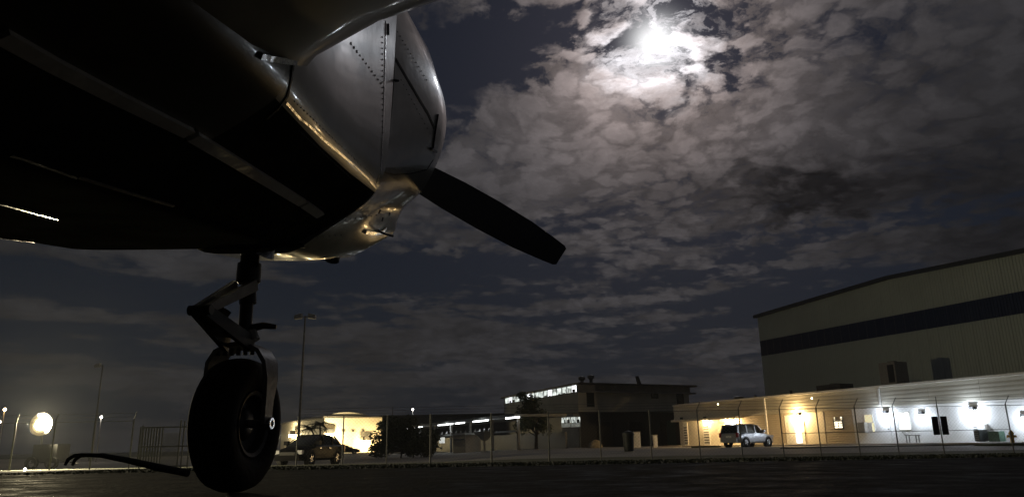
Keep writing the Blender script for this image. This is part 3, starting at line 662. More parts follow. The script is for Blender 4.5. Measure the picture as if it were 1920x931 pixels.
# ------------------------------------------------------------------ big hangar behind the annex
e_ = An.e; hc = at(1431, 700, 93.5); Hg = Fac((hc.x, hc.y), (hc.x + e_.x * 60, hc.y + e_.y * 60))
hang = thing('large_hangar', Hg.P(0, 0, GZ), 'huge cream metal hangar with a wide dark blue stripe and low gable', 'building')
zE = Hg.hit(1413, 597)[1]; tp_, zP = Hg.hit(1665, 524)
zs0 = (Hg.hit(1421, 664)[1] + Hg.hit(1900, 596)[1]) / 2; zs1 = (Hg.hit(1419, 637)[1] + Hg.hit(1900, 552)[1]) / 2
HL = 2 * tp_
def topz(t): return zE + (zP - zE) * (1 - abs(t - tp_) / tp_)
MB().loft([[Hg.P(0, -.06, GZ), Hg.P(0, -.06, zE), Hg.P(tp_, -.06, zP), Hg.P(HL, -.06, zE), Hg.P(HL, -.06, GZ)], [Hg.P(0, -50, GZ), Hg.P(0, -50, zE), Hg.P(tp_, -50, zP), Hg.P(HL, -50, zE), Hg.P(HL, -50, GZ)]]).build('hangar_body', m_hang, hang)
pw = 1.2
def ribsheet(fc, t0, t1, za, zb0, zb1):
    m_ = MB(); n = 4; prof = []
    for i in range(n):
        q = (t1 - t0 - .012) / n; s_ = t0 + i * q
        prof += [(s_, 0), (s_ + q * .55, 0), (s_ + q * .66, .045), (s_ + q * .89, .045)]
    prof.append((t1 - .012, 0))
    tz = lambda t: zb0 + (zb1 - zb0) * (t - t0) / (t1 - t0)
    for (ta, oa), (tb_, ob) in zip(prof, prof[1:]): m_.add([fc.P(ta, oa, za), fc.P(tb_, ob, za), fc.P(tb_, ob, tz(tb_)), fc.P(ta, oa, tz(ta))], [(0, 1, 2, 3)])
    return m_
nP = int(HL / pw) + 1; pw = HL / nP
z_lo = H + .2
me1 = ribsheet(Hg, 0, pw, z_lo, zs0 - .02, zs0 - .02); me2 = ribsheet(Hg, 0, pw, zs0, zs1 - .02, zs1 - .02)
l1 = me1.mesh('wall_sheet', ORG[hang.name]); l1.materials.append(m_hang); l2 = me2.mesh('stripe_sheet', ORG[hang.name]); l2.materials.append(m_blue)
for i in range(nP):
    for me_, nm in ((l1, 'wall_sheet'), (l2, 'stripe_sheet')):
        o = bpy.data.objects.new(nm, me_); col.objects.link(o); o.parent = hang; o.location = Hg.e * (i * pw)
    ribsheet(Hg, i * pw, (i + 1) * pw, zs1, topz(i * pw) - .02, topz((i + 1) * pw) - .02).build('gable_sheet', m_hang, hang)
for ta, tb_ in ((-.4, tp_), (tp_, HL + .4)):
    MB().hexa([Hg.P(ta, -.0, topz(ta) - .0), Hg.P(tb_, -.0, topz(tb_)), Hg.P(tb_, .35, topz(tb_)), Hg.P(ta, .35, topz(ta)), Hg.P(ta, 0, topz(ta) + .38), Hg.P(tb_, 0, topz(tb_) + .38), Hg.P(tb_, .35, topz(tb_) + .38), Hg.P(ta, .35, topz(ta) + .38)]).build('roof_trim', m_dkblue, hang)
MB().hexa([Hg.P(-.4, 0, zE + .05), Hg.P(tp_, 0, zP + .05), Hg.P(tp_, -50, zP + .05), Hg.P(-.4, -50, zE + .05), Hg.P(-.4, 0, zE + .3), Hg.P(tp_, 0, zP + .3), Hg.P(tp_, -50, zP + .3), Hg.P(-.4, -50, zE + .3)]).build('roof', m_roofed, hang)
# roof-top units between annex eaves and hangar
def rooftop(x0, y0, x1, y1, off, label, m):
    t0, z0 = An.hit(x0, y1, off); t1, z1 = An.hit(x1, y0, off); zb = H + .12 + (.88 * -off / 12)
    o = thing('rooftop_unit', An.P((t0 + t1) / 2, off, zb), label, 'rooftop unit', 'rooftop units on the annex')
    MB().fb(An, t0, t1, zb + .1, z1, off - 1.6, off).build('cabinet', m, o)
    MB().fb(An, t0 + .1, t1 - .1, zb - .05, zb + .098, off - 1.5, off - .1).build('kerb', m_gear, o)
    MB().fb(An, t0 + (t1 - t0) * .55, t1 - .15, zb + .3, z1 - .25, off + .003, off + .06).build('grille', m_blackm, o)
    MB().lathe([(0, .4), (.12, .4), (.12, .35), (.04, .3)], An.P((t0 + t1) / 2, off - .8, z1 + .002), (0, 0, 1), 16, True).build('fan_hood', m_galv, o)
rooftop(1532, 718, 1575, 739, -3.5, 'black boxy rooftop unit near the left end of the annex roof', m_dark)
rooftop(1650, 677, 1676, 706, -7.5, 'larger dim rooftop unit close against the hangar wall', m_gear)
for px, y0, y1 in ((1385, 742, 754), (1416, 740, 748), (1483, 731, 742)):
    t_, z1 = An.hit(px, y0, -1.5); zb = H + .12
    o = thing('roof_vent', An.P(t_, -1.5, zb), {1385: 'squat dark vent at the left end of the annex roof', 1416: 'small pale vent pipe on the annex roof', 1483: 'thin dark vent pipe before the ribbed hangar corner'}[px], 'roof vent', 'vents on the annex roof')
    ww = .5 if px == 1385 else .12
    MB().lathe([(0, ww), (z1 - zb - .1, ww)], An.P(t_, -1.5, zb), (0, 0, 1), 12, True).build('pipe', m_galv if px == 1416 else m_dark, o)
    MB().lathe([(0, ww * 1.4), (.1, ww * .6)], An.P(t_, -1.5, z1 - .098), (0, 0, 1), 12, True).build('cap', m_galv if px == 1416 else m_dark, o)

# ------------------------------------------------------------------ middle office building
YA = 100; pa_ = at(1086, 800, YA); pb_ = at(946, 800, 127); pc_ = at(1296, 800, 108.5)
FL = Fac((pa_.x, pa_.y), (pb_.x, pb_.y)); FR = Fac((pa_.x, pa_.y), (pc_.x, pc_.y))
gm = gz(10, 100) - .02
zr = FR.hit(1086, 719)[1]; zrb = FR.hit(1090, 735)[1]; zmid = FR.hit(1090, 771)[1]
off = thing('office_building', (pa_.x, pa_.y, gm), 'dark two-storey flat-roofed building with bright clerestory windows on its left side', 'building')
e1, e2 = FL.e, FR.e
def quadprism(a0, a1, b0, b1, z0, z1):   # a along left facade dir, b along right facade dir
    Q = lambda a_, b_, z_: Vector((pa_.x, pa_.y, 0)) + e1 * a_ + e2 * b_ + Vector((0, 0, z_))
    return MB().hexa([Q(a0, b0, z0), Q(a1, b0, z0), Q(a1, b1, z0), Q(a0, b1, z0), Q(a0, b0, z1), Q(a1, b0, z1), Q(a1, b1, z1), Q(a0, b1, z1)])
LL, LR = FL.len, FR.len
quadprism(0, LL, 0, LR, zmid, zrb).build('upper_storey', m_stucco, off)
quadprism(.3, LL - .0, .3, LR - .0, gm, zmid - .003).build('lower_storey', m_dark, off)
quadprism(-.7, LL + .7, .2, LR + .9, zrb + .003, zrb + (zr - zrb) * .18).build('roof_soffit', m_conc, off)
quadprism(-.0, LL + .0, -.0, LR + .3, zrb + (zr - zrb) * .18 + .003, zrb + (zr - zrb) * .90).build('roof_band', m_conc, off)
quadprism(-.9, LL + .8, -.35, LR + 1.0, zrb + (zr - zrb) * .90 + .003, zr + .12).build('roof_slab', m_dark, off)
quadprism(-.05, 6.3, -.9, -.0, FL.hit(1060, 779)[1] - .15, FL.hit(1060, 779)[1] + .15).build('entrance_canopy', m_conc, off)
# clerestory strip on the left side
z0 = FL.hit(1015, 750.5)[1]; z0 = zrb + .12; z1 = zrb + (zr - zrb) * .86; n = 17
for i in range(n):
    t0 = .3 + (LL - .8) * i / n; t1 = t0 + (LL - .8) / n - .22
    f_ = MB().fb(FL, t0 - .08, t1 + .08, z0 - .05, z1 + .05, .003, .04).build('window', m_dark, off)
    MB().fb(FL, t0, t1, z0, z1, .042, .055).build('pane', m_winlit if i % 5 else m_winlit2, f_)
    if i % 3 != 1:
        bl = random.uniform(.1, .55); MB().fb(FL, t0 + (t1 - t0) * random.uniform(0, .4), t1 - (t1 - t0) * random.uniform(0, .3), z0, z0 + (z1 - z0) * bl, .058, .09).build('sill_clutter', m_blackm, f_)
# lower windows on the left side near the corner
for y0, y1, m_, nn in ((782, 792, m_winlit, 4), (793, 800, m_wingry, 2)):
    for i in range(nn):
        x0 = 1050 + 36 * i / nn; x1 = x0 + 36 / nn - 1.4; r_ = rectpx(x0, y0 + (x0 - 1050) * -.04, x1, y1 - (x0 - 1050) * .02, FL)
        f_ = MB().fb(FL, r_[0] - .08, r_[1] + .08, r_[2] - .05, r_[3] + .05, -.31, -.25).build('window', m_galv, off); MB().fb(FL, r_[0], r_[1], r_[2], r_[3], -.248, -.23).build('pane', m_, f_)
        if m_ is m_winlit: MB().fb(FL, r_[0] + .2, r_[0] + .5 + .5 * (i % 2), r_[2], r_[3] - .3, -.228, -.20).build('curtain', m_blackm, f_)
r_ = rectpx(1052, 801, 1082, 834, FL); MB().fb(FL, r_[0], r_[1], gm, r_[3], -.3, -.24).build('wall_panel', m_conc, off)
# right facade: dark upper window, small square ones, ground-floor door bays
for x0, y0, x1, y1 in ((1101, 736, 1113, 761), (1222, 737, 1233, 745), (1270, 737, 1281, 762)):
    framed(FR, off, rectpx(x0, y0, x1, y1, FR), m_dark, m_glass, fr=.1)
for i in range(6):
    x0 = 1092 + i * 30; r_ = rectpx(x0, 790, x0 + 25, 832, FR); MB().fb(FR, r_[0], r_[1], gm, r_[3], -.3, -.22).build('shutter_bay', m_blackm if i % 2 else m_dark, off)
r_ = rectpx(1252, 788, 1268, 832, FR); MB().fb(FR, r_[0], r_[1], gm, r_[3], -.3, -.05).build('wall_panel', m_green, off)
# rooftop bits
for px, py, lb in ((1091, 713, 'dark'), (1108, 710, 'pale')):
    t_, z_ = FR.hit(px, py, -3); o = thing('roof_fan', FR.P(t_, -3, zr), '%s round fan on the left of the office building roof' % lb, 'roof fan', 'fans on the office roof')
    MB().lathe([(-.3, .2), (z_ - zr, .25)], FR.P(t_, -3, zr), (0, 0, 1), 12, True).build('duct', m_galv, o)
    MB().lathe([(0, .3), (.2, .5), (.5, .45), (.62, .1)], FR.P(t_, -3, z_ + .002), (0, 0, 1), 14, True).build('hood', m_galv if lb == 'pale' else m_dark, o, smooth=True)
t_, z_ = FR.hit(1198, 706, -3); o = thing('roof_antenna', FR.P(t_, -3, zr), 'leaning dark antenna panel on the office building roof', 'antenna')
MB().tube([FR.P(t_ + .4, -3, zr - .3), FR.P(t_ + .2, -3, zr + .5)], .06, 6).build('mast', m_dark, o)
MB().hexa([FR.P(t_ - .3, -3.1, zr + .4), FR.P(t_ + .4, -3.1, zr + .2), FR.P(t_ + .4, -2.9, zr + .2), FR.P(t_ - .3, -2.9, zr + .4), FR.P(t_ - .6, -3.1, z_ + .1), FR.P(t_ - .1, -3.1, z_ + .1), FR.P(t_ - .1, -2.9, z_ + .1), FR.P(t_ - .6, -2.9, z_ + .1)]).build('panel', m_dark, o)

# ------------------------------------------------------------------ carport with strip lights
ca = at(758, 803, 122); cb = at(962, 781, 81)
Cp = Fac((ca.x, ca.y), (cb.x, cb.y)); zc = (ca.z + cb.z) / 2
cp = thing('covered_walkway', (ca.x, ca.y, gz(ca.x, ca.y)), 'long dark covered walkway with bright strip lights along its roof edge', 'canopy')
gq = gz(ca.x, ca.y)
MB().fb(Cp, -2, Cp.len + .8, zc + .05, zc + .35, -6, .2).build('roof', m_roofed, cp)
MB().fb(Cp, -1, Cp.len + .8, zc - 1.55, zc - 1.35, -.2, .0).build('beam', m_galv, cp)
MB().fb(Cp, -1, Cp.len + .8, gq, zc - 1.6, -6, -5.8).build('back_wall', m_dark, cp)
for i in range(7):
    t_ = i * (Cp.len + .4) / 6; MB().fb(Cp, t_, t_ + .25, gq - .1, zc + .048, -.5, -.25).build('post', m_conc, cp)
for x0, x1 in ((760, 766), (774, 792), (822, 850), (855, 872), (888, 916), (950, 975)):
    t0 = Cp.hit(x0, 800)[0]; t1 = Cp.hit(x1, 795)[0]
    MB().fb(Cp, t0, t1, zc - .12, zc + .045, .02, .12).build('strip_light', m_tube, cp)
MB().fb(Cp, -2, Cp.len + .8, zc - .05, zc + .047, .0, .019).build('roof_edge', m_trimw, cp)
for i in range(16):
    t_, z_ = Cp.hit(786 + i * 8.8, 809 - i * .7); MB().add([Cp.P(t_ - .1, .01, zc - 1.3), Cp.P(t_ + .12, .01, zc - 1.3), Cp.P(t_ + .02, .01, zc - .95), Cp.P(t_ - .15, .01, zc - .95), Cp.P(t_, .25, zc - 1.3)], [(0, 1, 2, 3), (0, 4, 3), (1, 2, 4), (2, 3, 4), (0, 1, 4)]).build('bracket', m_dotd if False else m_galv, cp)
light(cp, Cp.P(Cp.len * .18, .6, zc - .5), 60, (.9, .97, 1), .3); light(cp, Cp.P(Cp.len * .5, .6, zc - .5), 90, (.9, .97, 1), .3); light(cp, Cp.P(Cp.len * .8, .6, zc - .5), 90, (.9, .97, 1), .3)
for i, (x0, y0, x1, y1) in enumerate(((826, 819, 836, 830), (863, 819, 875, 829))):
    t0, t1, z0, z1 = rectpx(x0, y0, x1, y1, Cp); o = thing('notice_board', Cp.P((t0 + t1) / 2, -1, gq), ('white square notice board under the walkway beside the curved pipe', 'greyer square notice board under the walkway, nearer the tan booth')[i], 'notice board', 'white boards under the covered walkway')
    MB().fb(Cp, t0, t1, z0, z1, .15, .2).build('board', lit('backlit_board', (.9, .92, .85) if i == 0 else (.7, .62, .6), .62 if i == 0 else .34, .1), o)
    MB().fb(Cp, (t0 + t1) / 2 - .05, (t0 + t1) / 2 + .05, gq, z0 - .002, .15, .2).build('post', m_dark, o)
t0, t1, z0, z1 = rectpx(881, 812, 906, 838, Cp); o = thing('guard_booth', Cp.P(t0, .6, gq), 'tan boxy booth with a pale flat roof under the walkway', 'booth')
MB().fb(Cp, t0, t1, gq, z1 - .15, .3, 2.2).build('walls', m_tan, o); MB().fb(Cp, t0 - .2, t1 + .2, z1 - .148, z1 + .05, .15, 2.35).build('roof', m_trimw, o)
MB().fb(Cp, t0 + .5, t1 - .6, z0 + .9, z1 - .6, 2.203, 2.23).build('window', m_glass, o)
t0, t1, z0, z1 = rectpx(912, 808, 936, 838, Cp); o = thing('umbrella_shelter', Cp.P(t0, .6, gq), 'pale flared shelter post beside the tan booth', 'shelter')
tm = (t0 + t1) / 2; MB().tube([Cp.P(tm, 1, gq), Cp.P(tm, 1, z1 - 1)], .12, 8).build('post', m_conc, o)
MB().hexa([Cp.P(tm - .2, .8, z1 - 1), Cp.P(tm + .2, .8, z1 - 1), Cp.P(tm + .2, 1.2, z1 - 1), Cp.P(tm - .2, 1.2, z1 - 1), Cp.P(t0, .3, z1), Cp.P(t1, .3, z1), Cp.P(t1, 1.7, z1), Cp.P(t0, 1.7, z1)]).build('roof', m_conc, o)
o = thing('standing_pipe', Cp.P(0, 1, gq), 'pale curved pipe standing left of the white notice board', 'pipe')
pp = [at(*q, 95) for q in ((829, 840), (822, 838), (819, 830), (820, 820), (822, 816), (827, 815))]; o.location = (pp[0].x, pp[0].y, gq); ORG[o.name] = Vector(o.location)
MB().tube(pp, .09, 8).build('pipe', m_galv, o, smooth=True)
# long dark building behind the walkway
da = at(716, 800, 150); db = at(965, 800, 150); Db = Fac((da.x, da.y), (db.x, db.y)); zt = Db.hit(830, 776)[1]
o = thing('dark_warehouse', (da.x, da.y, gz(da.x, 150)), 'long unlit flat-roofed warehouse behind the covered walkway', 'building')
MB().fb(Db, 0, Db.len, gz(da.x, 150) - .1, zt - .3, -20, 0).build('walls', m_dark, o); MB().fb(Db, -.5, Db.len + .3, zt - .298, zt, -20.4, .4).build('roof', m_dark, o)
for i in range(6): MB().fb(Db, 2 + i * 4.6, 4.4 + i * 4.6, gz(da.x, 150), 1.8, .003, .08).build('door', m_blackm, o)

# ------------------------------------------------------------------ cream hangar on the left
HY = 165; h1 = at(608, 800, HY); h0 = at(528, 800, 205); h2 = at(716, 800, HY + 6)
LFs = Fac((h1.x, h1.y), (h0.x, h0.y)); LFf = Fac((h1.x, h1.y), (h2.x, h2.y)); gl = gz(h1.x, HY)
zt = LFf.hit(612, 783)[1]; ztr = LFf.hit(640, 775)[1]
lh = thing('cream_hangar', (h1.x, h1.y, gl), 'cream hangar glowing under warm lamps, low arched roof, far left of centre', 'building')
def pr(a0, a1, b0, b1, z0, z1, m, nm):
    Q = lambda a_, b_, z_: Vector((h1.x, h1.y, 0)) + LFs.e * a_ + LFf.e * b_ + Vector((0, 0, z_))
    return MB().hexa([Q(a0, b0, z0), Q(a1, b0, z0), Q(a1, b1, z0), Q(a0, b1, z0), Q(a0, b0, z1), Q(a1, b0, z1), Q(a1, b1, z1), Q(a0, b1, z1)]).build(nm, m, lh)
pr(0, LFs.len, 0, LFf.len, gl, zt, m_cream, 'walls')
pr(-.4, LFs.len + .4, -.4, LFf.len + .4, zt + .003, zt + .35, m_gear, 'eaves_trim')
Q = lambda a_, b_, z_: Vector((h1.x, h1.y, 0)) + LFs.e * a_ + LFf.e * b_ + Vector((0, 0, z_))
MB().loft([[Q(a_, -.2 + (LFf.len * .8) * i / 12, zt + .352 + (ztr - zt) * math.sin(math.pi * i / 12) ** .8) for i in range(13)] for a_ in (0, LFs.len)]).build('roof', m_cream, lh)
for i in range(4):
    r_ = rectpx(622 + i * 18.6, 804, 627 + i * 18.6, 809, LFf); MB().fb(LFf, r_[0], r_[1], r_[2], r_[3], .003, .25).build('vent', m_gear, lh)
    MB().fb(LFf, r_[0] + .1, r_[1] - .1, r_[2] + .1, r_[3] - .1, .253, .3).build('vent_grille', m_blackm, lh)
for i in range(3):
    r_ = rectpx(634 + i * 10, 836, 639 + i * 10, 842, LFf); MB().fb(LFf, r_[0], r_[1], r_[2], r_[3], .003, .1).build('window', m_tan, lh)
g = 'warm lamps on the cream hangar'
wall_lamp(LFs, 551, 814, (1, .80, .42), 1700, m_lampw, 'warm lamp low on the side wall of the cream hangar above the black car', g, size=6, out=.3, lz=.3, rad=.3, reach=3.2)
wall_lamp(LFf, 617, 812, (1, .80, .42), 1700, m_lampw, 'warm lamp at the front corner of the cream hangar', g, size=6, out=.3, lz=.3, rad=.3, reach=3.2)
wall_lamp(LFf, 687, 825, (1, .70, .30), 1300, m_lampw, 'orange lamp at the right end of the cream hangar by the bush', g, size=6, out=.3, lz=.3, rad=.3, reach=3.2)

# ------------------------------------------------------------------ cars
def ringcar(x, zb, zs, hw, top):   # lower-body ring
    return [(x, -hw * .90, zb), (x, -hw * .99, zb + .10), (x, -hw, zb + (zs - zb) * .55), (x, -hw * .97, zs - .06), (x, -hw * .88, zs), (x, -hw * .45, top), (x, hw * .45, top), (x, hw * .88, zs), (x, hw * .97, zs - .06), (x, hw, zb + (zs - zb) * .55), (x, hw * .99, zb + .10), (x, hw * .90, zb)]
def make_car(name, label, mp, suv=True, group=None):
    c = thing(name, (0, 0, 0), label, 'car', group)
    hw = .92; zr_ = 1.72 if suv else 1.42; zb = .30 if suv else .22; zs = 1.06 if suv else .92; hood = 1.04 if suv else .86
    L2 = 2.28
    st = [(-L2, zb + .18, zs - .10, hw * .86, zs - .08), (-L2 + .12, zb + .04, zs, hw * .95, zs + .01), (-1.3, zb, zs, hw, zs + .01), (0, zb, zs, hw, zs + .01), (.85, zb, zs - .02, hw, zs + .01), (1.2, zb, hood - .03, hw, hood + .04), (1.8, zb, hood - .12, hw * .97, hood - .03), (2.12, zb + .03, hood - .22, hw * .90, hood - .14), (L2, zb + .12, hood - .36, hw * .76, hood - .32)]
    MB().loft([ringcar(*q) for q in st]).build('body', mp, c, smooth=True, autosm=35)
    # greenhouse
    if suv: gh = [(-2.18, zs - .02, .70, zs + .10), (-2.02, zs, .72, zr_ - .10), (-1.7, zs, .72, zr_), (-.2, zs, .72, zr_ + .02), (.35, zs, .70, zr_ - .04), (1.12, zs - .02, .66, zs + .06)]
    else: gh = [(-2.0, zs - .02, .66, zs + .04), (-1.25, zs, .66, zr_ - .06), (-.6, zs, .66, zr_), (.1, zs, .66, zr_ - .01), (1.15, zs - .03, .62, zs + .02)]
    rg = []
    for x, z0, wt, z1 in gh: rg.append([(x, -hw * .87, z0 - .03), (x, -(hw * .87 + (wt - hw * .87) * .5), (z0 + z1) / 2), (x, -wt, z1 - .07), (x, -wt * .8, z1), (x, wt * .8, z1), (x, wt, z1 - .07), (x, (hw * .87 + (wt - hw * .87) * .5), (z0 + z1) / 2), (x, hw * .87, z0 - .03)])
    MB().loft(rg).build('glasshouse', m_glass, c, smooth=True, autosm=30)
    # roof skin and pillars
    rf = MB(); rr = []
    for x, z0, wt, z1 in gh[1:-1]: rr.append([(x, -wt * 1.0, z1 - .05), (x, -wt * .82, z1 + .012), (x, wt * .82, z1 + .012), (x, wt * 1.0, z1 - .05)])
    rf.loft(rr); rf.build('roof', mp, c, smooth=True)
    pl = []
    for sg in (-1, 1):
        for xa, xb, ww in ((gh[-1][0] - .02, gh[-2][0] + .02, .05), (.0, .0, .05), (-1.0, -1.02, .06), (gh[0][0] + .05, gh[1][0] + .05, .10)):
            zt_ = zr_ - .06
            MB().hexa([(xa - ww, sg * hw * .86, zs - .03), (xa + ww, sg * hw * .86, zs - .03), (xa + ww, sg * hw * .89, zs - .03), (xa - ww, sg * hw * .89, zs - .03), (xb - ww, sg * .69, zt_), (xb + ww, sg * .69, zt_), (xb + ww, sg * .735, zt_), (xb - ww, sg * .735, zt_)]).build('pillar', mp, c)
        MB().box(.72, .95, sg * .95 - .12, sg * .95 + .12, zs + .02, zs + .20).build('wing_mirror', mp, c)
        MB().box(2.02, 2.24, sg * .66 - .16, sg * .66 + .16, hood - .34, hood - .16).build('headlight', m_clear, c)
        MB().box(-L2 - .02, -L2 + .12, sg * .80 - .10, sg * .80 + .10, zs - .32, zs + .02).build('tail_light', m_red, c)
        for hx in (.45, -.55): MB().box(hx, hx + .2, sg * .935 - .02, sg * .935 + .02, zs - .16, zs - .12).build('door_handle', m_rim, c)
    MB().box(L2 - .10, L2 + .05, -.7, .7, zb + .02, zb + .26).build('bumper', mp, c); MB().box(-L2 - .08, -L2 + .1, -.78, .78, zb + .06, zb + .32).build('bumper', mp, c)
    MB().box(L2 - .02, L2 + .02, -.45, .45, hood - .42, hood - .24).build('grille', m_blackm, c)
    MB().box(-L2 - .012, -L2 + .05, -.26, .26, zs - .34, zs - .20).build('number_plate', m_signw, c)
    wr = .355 if suv else .32
    for wx in (-1.36, 1.40):
        for sg in (-1, 1):
            o_ = Vector((wx, sg * .80, wr))
            MB().lathe([(-.12, wr + .07), (.128, wr + .07), (.130, wr + .0), (-.12, wr)], o_, (0, sg, 0), 24).build('wheel_arch', m_blackm, c, smooth=True)
            whl = MB().lathe([(-.10, wr * .6), (-.11, wr * .9), (-.08, wr), (.10, wr), (.135, wr * .9), (.13, wr * .66)], o_, (0, sg, 0), 24).build('wheel', m_rubber, c, smooth=True)
            rmx = MB().lathe([(.10, wr * .66), (.13, wr * .64), (.12, wr * .58), (.06, wr * .55)], o_, (0, sg, 0), 20)
            for k in range(5):
                a_ = k * 1.2566; d = Vector((math.cos(a_), 0, math.sin(a_))); pz = Vector((-math.sin(a_), 0, math.cos(a_))); yy = Vector((0, sg * .125, 0))
                rmx.hexa([o_ + d * .02 - pz * .035 + yy * .7, o_ + d * .02 + pz * .035 + yy * .7, o_ + d * wr * .6 + pz * .025 + yy * .7, o_ + d * wr * .6 - pz * .025 + yy * .7, o_ + d * .02 - pz * .035 + yy, o_ + d * .02 + pz * .035 + yy, o_ + d * wr * .6 + pz * .025 + yy, o_ + d * wr * .6 - pz * .025 + yy])
            rmx.build('rim', m_rim, whl)
    return c
def put(c, px, Y, heading, name=None):
    p = at(px, 838, Y); c.location = (p.x, p.y, gz(p.x, p.y) + .003); c.rotation_euler = (0, 0, heading)
suv = make_car('parked_car', 'silver estate-style suv parked side-on before the cream annex', m_silver, True)
put(suv, 1403, 60, R(36)); 
blk = make_car('parked_car', 'black car parked behind the fence just right of the nose wheel', m_carblk, False)
put(blk, 582, 41.5, R(255)); blk.scale = (1, 1, 1.12)
far = make_car('parked_car', 'small dark car silhouetted before the right end of the cream hangar', m_carblk, False)
put(far, 649, 130, R(8))
# ------------------------------------------------------------------ small things in the parking lot
def ground(px, Y): p = at(px, 835, Y); return Vector((p.x, p.y, gz(p.x, p.y)))
p = ground(1179, 46); o = thing('litter_bin', p, 'dark round litter bin standing behind the fence in the middle', 'litter bin')
MB().lathe([(0, .27), (.1, .30), (.95, .34), (1.0, .36), (1.04, .36)], p, (0, 0, 1), 18, True).build('barrel', m_bin, o, smooth=True); MB().lathe([(1.041, .34), (1.12, .26), (1.2, .08)], p, (0, 0, 1), 18, True).build('lid', m_bin, o, smooth=True)
for px, hh, ww, lb in ((1184, 1.25, .30, 'narrower cream cabinet just behind the dark litter bin'), (1195.5, 1.5, .30, 'taller cream cabinet right of the litter bin'), (1229, 1.15, .20, 'bright cream post box standing left of the warm lamps')):
    p = ground(px, 78); o = thing('utility_cabinet', p, lb, 'utility cabinet', 'cream cabinets at the lot edge')
    MB().box(p.x - ww, p.x + ww, p.y - .25, p.y + .25, p.z, p.z + hh).build('cabinet', m_signw, o); MB().box(p.x - ww - .05, p.x + ww + .05, p.y - .3, p.y + .3, p.z + hh + .002, p.z + hh + .08).build('lid', m_gear, o)
    MB().box(p.x - ww * .7, p.x + ww * .7, p.y - .27, p.y - .252, p.z + .2, p.z + hh - .2).build('door', m_signw, o)
p = ground(1116, 82); b = MB(); bmx = bmesh.new(); bmesh.ops.create_icosphere(bmx, subdivisions=3, radius=1)
for v_ in bmx.verts:
    k = 1 + .16 * math.sin(v_.co.x * 3 + 1) * math.cos(v_.co.y * 4) + random.uniform(-.05, .05); v_.co = Vector((v_.co.x * .82 * k, v_.co.y * .6 * k, max(-.2, v_.co.z * .62 * k))) + p + Vector((0, 0, .16))
b.v = [v_.co.copy() for v_ in bmx.verts]; b.f = [tuple(q.index for q in f_.verts) for f_ in bmx.faces]
tag(b.build('boulder', m_rock, None, p), 'rounded tan boulder on the lot edge before the dark building', 'boulder')
pA = ground(1296, 60); pB = ground(1352, 62)
b = MB(); b.loft([[Vector((pA.x + (pB.x - pA.x) * t, pA.y + (pB.y - pA.y) * t + d_, pA.z + h_)) for d_, h_ in ((-.5 * k, 0), (-.3 * k, .13), (.3 * k, .13), (.5 * k, 0))] for t, k in ((0, .1), (.1, 1), (.5, 1.3), (.9, 1), (1, .1))])
tag(b.build('planting_island', m_grass), kind='structure')
q0 = ground(1240, 47); q1 = ground(1918, 44)
for a0, a1 in ((1462, 1880),):
    b = MB(); pts = [ground(a0 + (a1 - a0) * i / 10, 45.5) for i in range(11)]
    b.loft([[q + Vector((0, -.09, 0)), q + Vector((0, -.09, .07)), q + Vector((0, .09, .07)), q + Vector((0, .09, 0))] for q in pts]); tag(b.build('kerb', m_conc), kind='structure')

# ------------------------------------------------------------------ chain-link fence
FY = 34.0
fp = [(556, 0), (642, 0), (725, 0), (807, 0), (922, 0), (1030, 0), (1127, 0), (1222, 0), (1313, 0), (1392, 0), (1470, 0), (1540, 0), (1613, 1), (1686, 1), (1771, 2), (1902, 0), (1990, 0)]
fen = thing('chain_link_fence', (6, FY, -.6), 'long chain-link fence with thin posts and barbed wire crossing in front of the buildings', 'fence')
pts = []
for px, k in fp:
    p = at(px, 850, FY); p.z = gz(p.x, FY) ; pts.append(p)
    rr = .030 if px not in (922, 807, 1030) else .045
    th_ = 2.12
    MB().tube([p, p + ZV * th_], rr, 8).build('post', m_galv, fen)
    if k or px > 1280: MB().tube([p + ZV * th_, p + Vector((.16 if k != 2 else -.05, -.1, th_ + .36))], .02, 6).build('barb_arm', m_galv, fen)
for i in range(len(pts) - 1):
    a0, a1 = pts[i], pts[i + 1]
    MB().tube([a0 + ZV * 2.06, a1 + ZV * 2.06], .013, 6).build('rail', m_galv, fen)
    if fp[i][0] > 1450 and fp[i][0] < 1900: MB().tube([a0 + ZV * 1.0, a1 + ZV * 1.0], .014, 6).build('rail', m_wire, fen)
    m_ = MB(); Ln = (a1 - a0).length; n = int(Ln / .16); hh = 2.0; dv = (a1 - a0) / Ln
    for k in range(-13, n + 1):
        for sg in (0, 1):
            s0, s1 = k * .16, k * .16 + hh; za, zb_ = (.04, hh + .04) if sg == 0 else (hh + .04, .04)
            if s0 < 0: za = za + (zb_ - za) * (-s0 / hh); s0 = 0
            if s1 > Ln: zb_ = za + (zb_ - za) * ((Ln - s0) / (s1 - s0)); s1 = Ln
            if s1 - s0 < .02: continue
            P0 = a0 + dv * s0 + ZV * za; P1 = a0 + dv * s1 + ZV * zb_; t_ = Vector((0, .0, .003)); y_ = Vector((0, .003, 0))
            m_.add([P0 - t_, P0 + y_, P0 + t_, P1 - t_, P1 + y_, P1 + t_], [(0, 1, 4, 3), (1, 2, 5, 4), (2, 0, 3, 5)])
    tag(m_.build('wire_mesh', m_wire, fen), kind='stuff')
    for zz_ in (2.2, 2.32, 2.44): MB().tube([a0 + ZV * zz_, a1 + ZV * zz_], .006, 4).build('barbed_wire', m_wire, fen)
